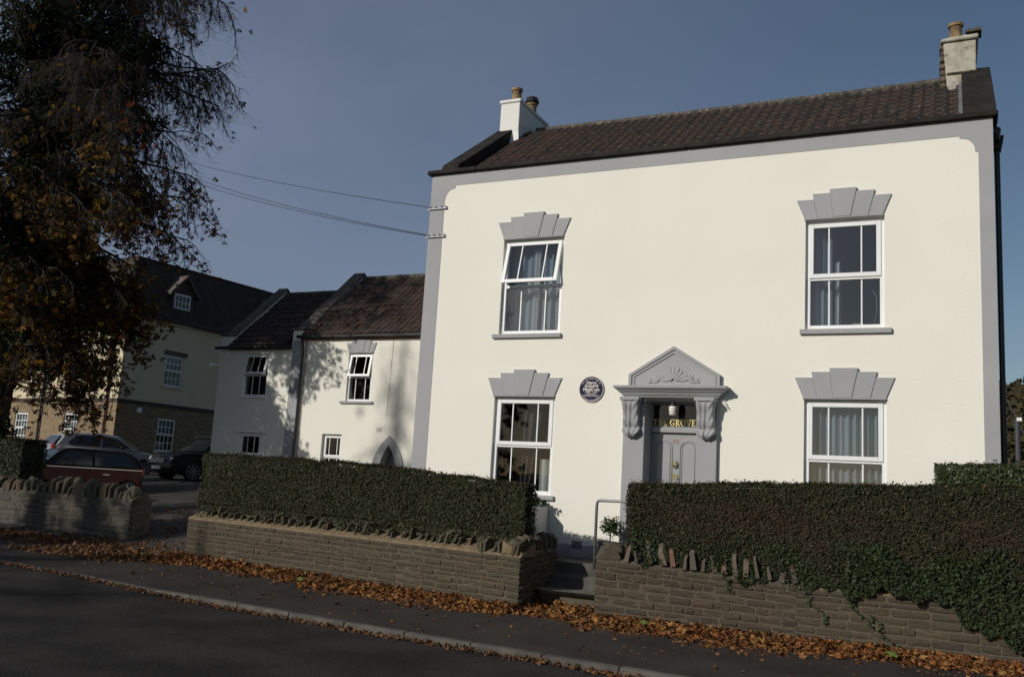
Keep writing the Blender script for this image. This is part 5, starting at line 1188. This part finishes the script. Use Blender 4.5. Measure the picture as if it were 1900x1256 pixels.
# sprigs creeping down from the left hedge between the slabs
iv2 = thing('ivy', 'sparse ivy creeping from the left hedge between the slabs of the long wall', 'ivy')
n = 1300; s_ = rng.random(n); xx = -3.9 + s_ * 7.2; fy = np.interp(xx, [-4.07, 3.57], [-1.46, -2.53]); dp = rng.random(n)
dens_ = .5 + .5 * np.sin(xx * 2.1) * np.sin(xx * 5.3); kk_ = rng.random(n) < dens_
p = np.c_[xx, fy + .16 - .12 * dp * (.5 + .5 * np.sin(xx * 3)), .20 - .20 * dp + rng.normal(size=n) * .02][kk_]
V_, F_ = scatter(IVY_V, IVY_F, p, frames(np.array([.1, -.8, .6]) + rng.normal(size=(len(p), 3)) * .5, rng), .03 + .03 * rng.random(len(p))); link('foliage', np_mesh('foliage', V_, F_, HEDGE), iv2, kind='stuff')
for bx_, bz_ in ((-.35, -.38), (-.17, -.36), (1.25, -.42), (1.08, -.46)):
    pass

# ------------------------------------------------------------------ fallen leaves
def fallen(name, label, n, fn, m, smin, smax, seed, pile=.05):
    rng = np.random.default_rng(seed); xy, hz_ = fn(rng, n); k = len(xy)
    z = np.array([street(x) for x in xy[:, 0]]) + .012 + hz_
    p = np.c_[xy, z]; tv, tf = palmate(5, .85, 4.2, .28)
    V_, F_ = scatter(tv, tf, p, frames(np.array([0, 0, 1.]) + rng.normal(size=(k, 3)) * .62, rng), (smin + (smax - smin) * rng.random(k)) * .55)
    o = link(name, np_mesh(name, V_, F_, m), kind='stuff'); o['label'] = label; o['category'] = 'leaves'; return o
def base_y(x): return np.interp(x, [-13.4, -6.64, -6.63, -4.08, -4.07, 3.57, 3.6, 4.66, 4.69, 7.47, 13.2], [-.12, -.5, -.6, -1.35, -1.46, -2.53, -2.0, -2.0, -2.39, -1.99, -1.55])
def drift(rng, n, xr=(-4.3, 12)):
    x = xr[0] + rng.random(n) * (xr[1] - xr[0])
    wd = .88 + .28 * np.sin(x * 1.1 + .5) + .16 * np.sin(x * 2.9) + .1 * np.sin(x * 7.1)
    gap = (x > 3.5) & (x < 4.75); d = np.abs(rng.normal(size=n)) * .48 * wd + .0; d = np.where(gap, -.35 + rng.random(n) * 1.2, d)
    y = base_y(x) - .02 - d - .05 * gap; h = np.maximum(0, .10 - d * .12) * rng.random(n); return np.c_[x, y], h
fallen('fallen_leaves', 'drift of orange brown fallen leaves along the foot of the walls', 16500, lambda r, n: drift(r, n), FALL, .06, .15, 21)
def driftL(rng, n):
    x = -14 + rng.random(n) * 10.2; d = np.abs(rng.normal(size=n)) * .75; y = base_y(x) - d
    ent = (x > -6.7) & (x < -4.1); y = np.where(ent, -.2 - rng.random(n) * 3.2, y); return np.c_[x, y], rng.random(n) * .05
fallen('fallen_leaves', 'damp brown leaves across the shaded drive entrance and below the grey wall', 5200, driftL, FALLD, .06, .14, 22)
def kerbl(rng, n):
    x = -9 + rng.random(n) * 20; y = np.array([kerb_y(a) for a in x]) - .03 - np.abs(rng.normal(size=n)) * .06; return np.c_[x, y], -np.array([kup(a) for a in x]) + .0 + rng.random(n) * .03
fallen('gutter_leaves', 'thin line of crushed brown leaves in the road gutter beside the kerb', 1500, kerbl, FALLD, .03, .08, 23)
def loose(rng, n):
    x = -9 + rng.random(n) * 21; y = base_y(x) - .6 - rng.random(n) * 2.2; return np.c_[x, np.maximum(y, np.array([kerb_y(a) for a in x]) + .15)], np.zeros(n)
fallen('scattered_leaves', 'single leaves scattered over the pavement', 420, loose, FALLD, .05, .12, 24)
def drivel(rng, n):
    x = -8.5 + rng.random(n) * 4.2; y = -.9 + rng.random(n) ** 1.4 * 7; return np.c_[x, y], np.array([rampz(b) for b in y])
fallen('drive_leaves', 'brown leaves lying over the rising driveway', 1500, drivel, FALLD, .06, .13, 25)
for (lx, ly, s_) in ((-.15, -2.85, .11), (8.72, -2.55, .12), (5.55, -2.62, .10)):
    tv, tf = palmate(5, .2, 4.0, .28); V_, F_ = scatter(tv, tf, np.array([[lx, ly, street(lx) + .11]]), frames(np.array([[.1, -.3, 1.]]), rng), np.array([s_]))
    o = link('green_leaf', np_mesh('green_leaf', V_, F_, FALLG)); tag(o, {-.15: 'bright green leaf lying on the drift below the left wall', 8.72: 'green leaf clump on the drift at the far right', 5.55: 'green leaf on the drift just right of the gap'}[lx], 'leaf')

# ------------------------------------------------------------------ trees
def chestnut(name, label, base, height, reach, nlimb, seed, leaf_n, ivy_n, twig_density=1.0, dmin=.0, leaf_m=(AUT, AUTR), core=True, zlo=2.2, fine=True, asym=None, blobs=None, big=1.0):
    rng = np.random.default_rng(seed); rnd = random.Random(seed); t = thing(name, label, 'tree', base)
    tr = MB(); tp = [(0, 0, -.5), (.05, 0, 1), (.15, .05, 3), (.05, .1, 5.5), (.2, 0, 8), (.15, .05, height * .8), (.2, 0, height)]
    tr.tube(tp, [.50, .40, .34, .29, .24, .14, .03], 12); tr.build('trunk', BARK, t)
    # branch segments collected as (p0, p1, r0, r1)
    segs = []; tips = []; limbpts = []
    def grow(p, d, L, r, lvl, nseg, droop, curl):
        pts = [p.copy()]; dirs = []
        for i in range(nseg):
            tt = i / nseg
            d = d + Vector((rnd.gauss(0, .15), rnd.gauss(0, .15), rnd.gauss(0, .13))) * (1 + .55 * lvl)
            d.z += (-droop if tt < .6 else curl) * (1.0 / nseg)
            d.normalize(); q = p + d * (L / nseg)
            segs.append((p.copy(), q.copy(), r * (1 - tt * .8), r * (1 - (tt + 1 / nseg) * .8))); p = q; pts.append(p.copy()); dirs.append(d.copy())
        return pts, dirs
    for i in range(nlimb):
        h = zlo + (height * .93 - zlo) * ((i + .5) / nlimb); az = i * 2.399 + rnd.uniform(-.3, .3)
        if asym and rnd.random() < asym[1]: az = asym[0] + rnd.gauss(0, .75)
        prof = math.sin(math.pi * min(.93, .25 + .75 * (h - zlo) / (height - zlo) * .9)) ** .6
        L = reach(h, az) * rnd.uniform(.80, 1.02)
        pts, dirs = grow(Vector((.1, 0, h)), Vector((math.cos(az), math.sin(az), .55 - .1 * h / height)), L, .10 * (1 - .4 * h / height) + .02, 0, 12, 1.35, .1)
        limbpts.append(pts)
        nsub = int(L * 4.2)
        for j in range(nsub):
            tt = .22 + .78 * (j + rnd.random()) / nsub; k = min(11, int(tt * 12)); p0 = pts[k].lerp(pts[k + 1], tt * 12 - k)
            a2 = rnd.choice((-1, 1)) * rnd.uniform(.3, 1.3); d = dirs[k].copy(); d.rotate(Matrix.Rotation(a2, 3, 'Z')); d.z += rnd.uniform(-.5, .25)
            p2, d2 = grow(p0, d.normalized(), rnd.uniform(.8, 2.0) * (1.1 - .35 * tt) * big, .022, 1, 7, 1.7, .9)
            if fine:
                for m_i in range(int((15 if h < 10.5 else 22) * twig_density)):
                    k2 = rnd.randrange(1, 7); d3 = d2[min(6, k2)].copy(); d3.rotate(Matrix.Rotation(rnd.uniform(-1.3, 1.3), 3, 'Z')); d3.z += rnd.uniform(-1.0, .2)
                    p3, _ = grow(p2[k2], d3.normalized(), rnd.uniform(.30, .75) * big, .0075, 2, 5, 1.4, 2.8); tips.append((p3[-1], p3[2], h))
            else: tips.append((p2[-1], p2[3], h))
    A = np.array([(*a, *b, r0, r1) for a, b, r0, r1 in segs]); k = len(A); nside = 3
    d = A[:, 3:6] - A[:, :3]; d /= np.linalg.norm(d, axis=1, keepdims=True) + 1e-9; up = np.where(np.abs(d[:, 2:3]) < .9, [[0, 0, 1.]], [[1., 0, 0]]); a = np.cross(d, up); a /= np.linalg.norm(a, axis=1, keepdims=True); b = np.cross(d, a)
    V_ = []; 
    for e in (0, 1):
        for s in range(nside):
            th = 2 * math.pi * s / nside; V_.append(A[:, 3 * e:3 * e + 3] + (a * math.cos(th) + b * math.sin(th)) * A[:, 6 + e:7 + e])
    V_ = np.stack(V_, 1).reshape(-1, 3); F_ = np.array([[s, (s + 1) % 3, 3 + (s + 1) % 3, 3 + s] for s in range(3)])[None] + (np.arange(k) * 6)[:, None, None]
    link('branches', np_mesh('branches', V_, F_.reshape(-1, 4), TWIG), t, kind='stuff')
    # leaves hang from twig tips; bare towards the top
    T_ = np.array([(*p, h) for p, q, h in tips]); w = np.clip(1.15 - (T_[:, 2] / big - 4.6) / 3.6, .05, 1); idx = rng.choice(len(T_), size=leaf_n, p=w / w.sum())
    pos = T_[idx, :3] + rng.normal(size=(leaf_n, 3)) * .07
    lf = rng.random(leaf_n); red = (pos[:, 0] * .9 + pos[:, 1] * .44 > 3.5 * big) & (pos[:, 2] > 4.6 * big) & (pos[:, 2] < 8 * big) & (lf < .75)
    for selm, mm, nm in ((~red, leaf_m[0], 'foliage'), (red, leaf_m[1], 'red_foliage')):
        if selm.sum() < 5: continue
        q = pos[selm]; kk2 = len(q)
        V2, F2 = scatter(PAL5[0], PAL5[1], q, frames(np.array([0, 0, .7]) + rng.normal(size=(kk2, 3)) * .6, rng), (.08 + .09 * rng.random(kk2)) * big); link(nm, np_mesh(nm, V2, F2, mm), t, kind='stuff')
    if ivy_n:
        # evergreen ivy clothing trunk and inner limbs
        C = []
        for z in np.arange(0, height, .35): C.append((0.1, 0, z, .62 + .25 * math.sin(z * 1.9)))
        for pts in limbpts:
            mx_ = rnd.uniform(.30, .62)
            for j in range(1, 12):
                if j / 12 < mx_: C.append((*pts[j], rnd.uniform(.25, .52)))
        if blobs: C = [c for c in C if c[3] < .5 or True] + [(s_ * .9 + dpt * -.44, s_ * .44 + dpt * .9, z_, rr_ * .62) for s_, z_, rr_ in blobs for dpt in (-.5 * rr_, .6 * rr_)]
        C = np.array(C); vol = C[:, 3] ** 2; idx = rng.choice(len(C), size=ivy_n, p=vol / vol.sum()); dd = rng.normal(size=(ivy_n, 3)); dd /= np.linalg.norm(dd, axis=1, keepdims=True)
        r_ = C[idx, 3] * (.55 + .5 * rng.random(ivy_n)); q = C[idx, :3] + dd * r_[:, None]
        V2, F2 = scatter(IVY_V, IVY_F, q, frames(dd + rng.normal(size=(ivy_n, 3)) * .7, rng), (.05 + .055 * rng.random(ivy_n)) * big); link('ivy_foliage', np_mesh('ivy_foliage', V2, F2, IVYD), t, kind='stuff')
    return t
def reach_main(h, az):
    r = np.interp(h, [3, 4.5, 6, 7.5, 9, 10.5, 12, 13.5, 15, 17, 18.5], [3.2, 3.6, 3.9, 4.8, 6.0, 5.0, 5.1, 5.6, 5.9, 4.9, 3.0]); return float(r)
PS = lambda u, v: ((u - 10) / 63.6, .87 + (855 - v) / 63.6)
BLOBS = []
for u, v, rpx in ((-60, 60, 110), (20, 40, 120), (110, 30, 120), (190, 60, 75), (225, 30, 45), (60, 150, 100), (140, 150, 80), (190, 130, 55), (-40, 220, 110), (60, 250, 85), (225, 195, 42), (200, 210, 40), (255, 188, 20), (120, 240, 60),
                  (40, 350, 85), (-50, 380, 100), (110, 340, 55), (90, 430, 60), (30, 470, 80), (130, 420, 38), (70, 520, 62), (-30, 540, 80), (20, 620, 55), (80, 610, 40), (15, 720, 30), (0, 780, 30), (-80, 650, 70)):
    BLOBS.append((*PS(u, v), rpx / 65.6))
chestnut('chestnut_tree', 'big ivy-clad horse chestnut at the left with drooping twigs and orange leaves', (-15.95, 2.6, -.05), 18.5, reach_main, 68, 5, 12000, 135000, 1.0, asym=(R(26), .5), zlo=3.6, blobs=BLOBS, big=1.27)
# trees on the far side of the road, outside the frame, whose shade falls on the entrance
for i, (bx_, by_, hh, rr) in enumerate(((-15.5, -15.0, 11.0, 3.6), (-21.0, -13.5, 12.5, 4.2), (-18.4, -17.0, 18.8, 3.0), (-17.5, -21.5, 11.5, 3.2), (-12.2, -27.0, 11.0, 2.3), (-15.5, -24.5, 12.5, 2.2))):
    chestnut('roadside_tree', ['broad leafy tree over the road to the left', 'tall dense tree furthest left beside the road', 'tallest and thinnest tree of those across the road', 'spreading tree behind the others across the road', 'slender tree nearest the viewer across the road', 'narrow upright tree between two others across the road'][i],
             (bx_, by_, -.9), hh, lambda h, az, rr=rr: rr * (.7 + .3 * math.sin(h)) * (1 if hh < 14 else (.7 if h > 9 else .8)), 26, 40 + i, 5500, 9000, 1.0, fine=False, zlo=1.6)

# ------------------------------------------------------------------ background on the right
hl = MB(); n = 40
rows_ = []
hzf = lambda i, j: -1 + (j / 8) ** .8 * (26 + 3 * math.sin(i * .35))
for j in range(9):
    y = 110 + j * 8
    rows_.append([(-260 + i * 16, y, hzf(i, j)) for i in range(n)])
V_ = [p for r_ in rows_ for p in r_]; F_ = [(j * n + i, j * n + i + 1, (j + 1) * n + i + 1, (j + 1) * n + i) for j in range(8) for i in range(n - 1)]
link('wooded_hill', np_mesh('wooded_hill', np.array(V_, float), np.array(F_), mat('hill_scrub', (.035, .032, .014), 1, col2=(.05, .04, .016), nscale=.2)), kind='structure')
rng = np.random.default_rng(77); n = 26000; ii = rng.random(n); x = -20 + rng.random(n) * 80; y = 112 + rng.random(n) * 62
def hz(x, y): j = (y - 110) / 8; i = (x + 260) / 16; return -1 + (np.clip(j / 8, 0, 1)) ** .8 * (26 + 3 * np.sin(i * .35))
cl = np.sin(x * .9) * np.sin(y * .5) + np.sin(x * .37 + y * .21); p = np.c_[x, y, hz(x, y) + (1.2 + cl * 1.1) * rng.random(n) ** .5]
V_, F_ = scatter(IVY_V, IVY_F, p, frames(np.array([0, -.6, .7]) + rng.normal(size=(n, 3)) * .6, rng), .7 + .7 * rng.random(n))
o = link('hillside_wood', np_mesh('hillside_wood', V_, F_, leafm('hill_foliage', [(.045, .038, .014), (.03, .03, .012), (.06, .042, .016), (.025, .028, .012)], .9)), kind='stuff')
o['label'] = 'brown green wooded hillside beyond the right corner of the house'; o['category'] = 'wood'
pl = thing('lamp_post', 'dark post with a small white lamp right of the house', 'post', (11.25, 22.0, 0.0))
MB().tube([(0, 0, 0), (0, 0, 4.35)], .09, 8).build('pole', mat('dark_post', (.05, .05, .055), .6), pl); MB().box(-.02, .14, -.1, .08, 4.28, 4.40).build('lamp_head', UPVC, pl)
MB().tube([(.5, 0, 0), (.5, 0, 3.2), (-.3, 0, 5.0)], .02, 5).build('stay', mat('dark_post'), pl)
gr = thing('outbuilding', 'pale roofed low outbuilding behind the shrub at the right edge', 'building', (14.2, 30, 0))
MB().box(-2, 4, 0, 4, 0, 2.6).build('wall', mat('shed_wall', (.25, .24, .22), .8), gr)
MB().hexa([(-2.6, -.3, 2.62), (4.3, -.3, 2.62), (4.3, 4.3, 2.62), (-2.6, 4.3, 2.62), (-1.2, .9, 4.0), (4.2, .9, 4.0), (4.2, 3, 4.0), (-1.2, 3, 4.0)]).build('roof', mat('pale_sheet_roof', (.45, .52, .55), .5), gr)
sh = thing('garden_shrub', 'leafy green shrub at the foot of the right house corner', 'shrub', (10.7, 1.5, -.25))
link('foliage', clump_mesh('foliage', (0.1, 0, 1.35), (.62, .6, 1.05), 2600, .13, leafm('shrub_leaf', [(.02, .045, .012), (.05, .09, .025), (.035, .065, .018), (.10, .14, .04)], .4), IVY_V, IVY_F, shell=.35), sh)
MB().tube([(0, 0, 0), (.05, 0, 1.6)], .04, 6).build('stem', TWIG, sh)
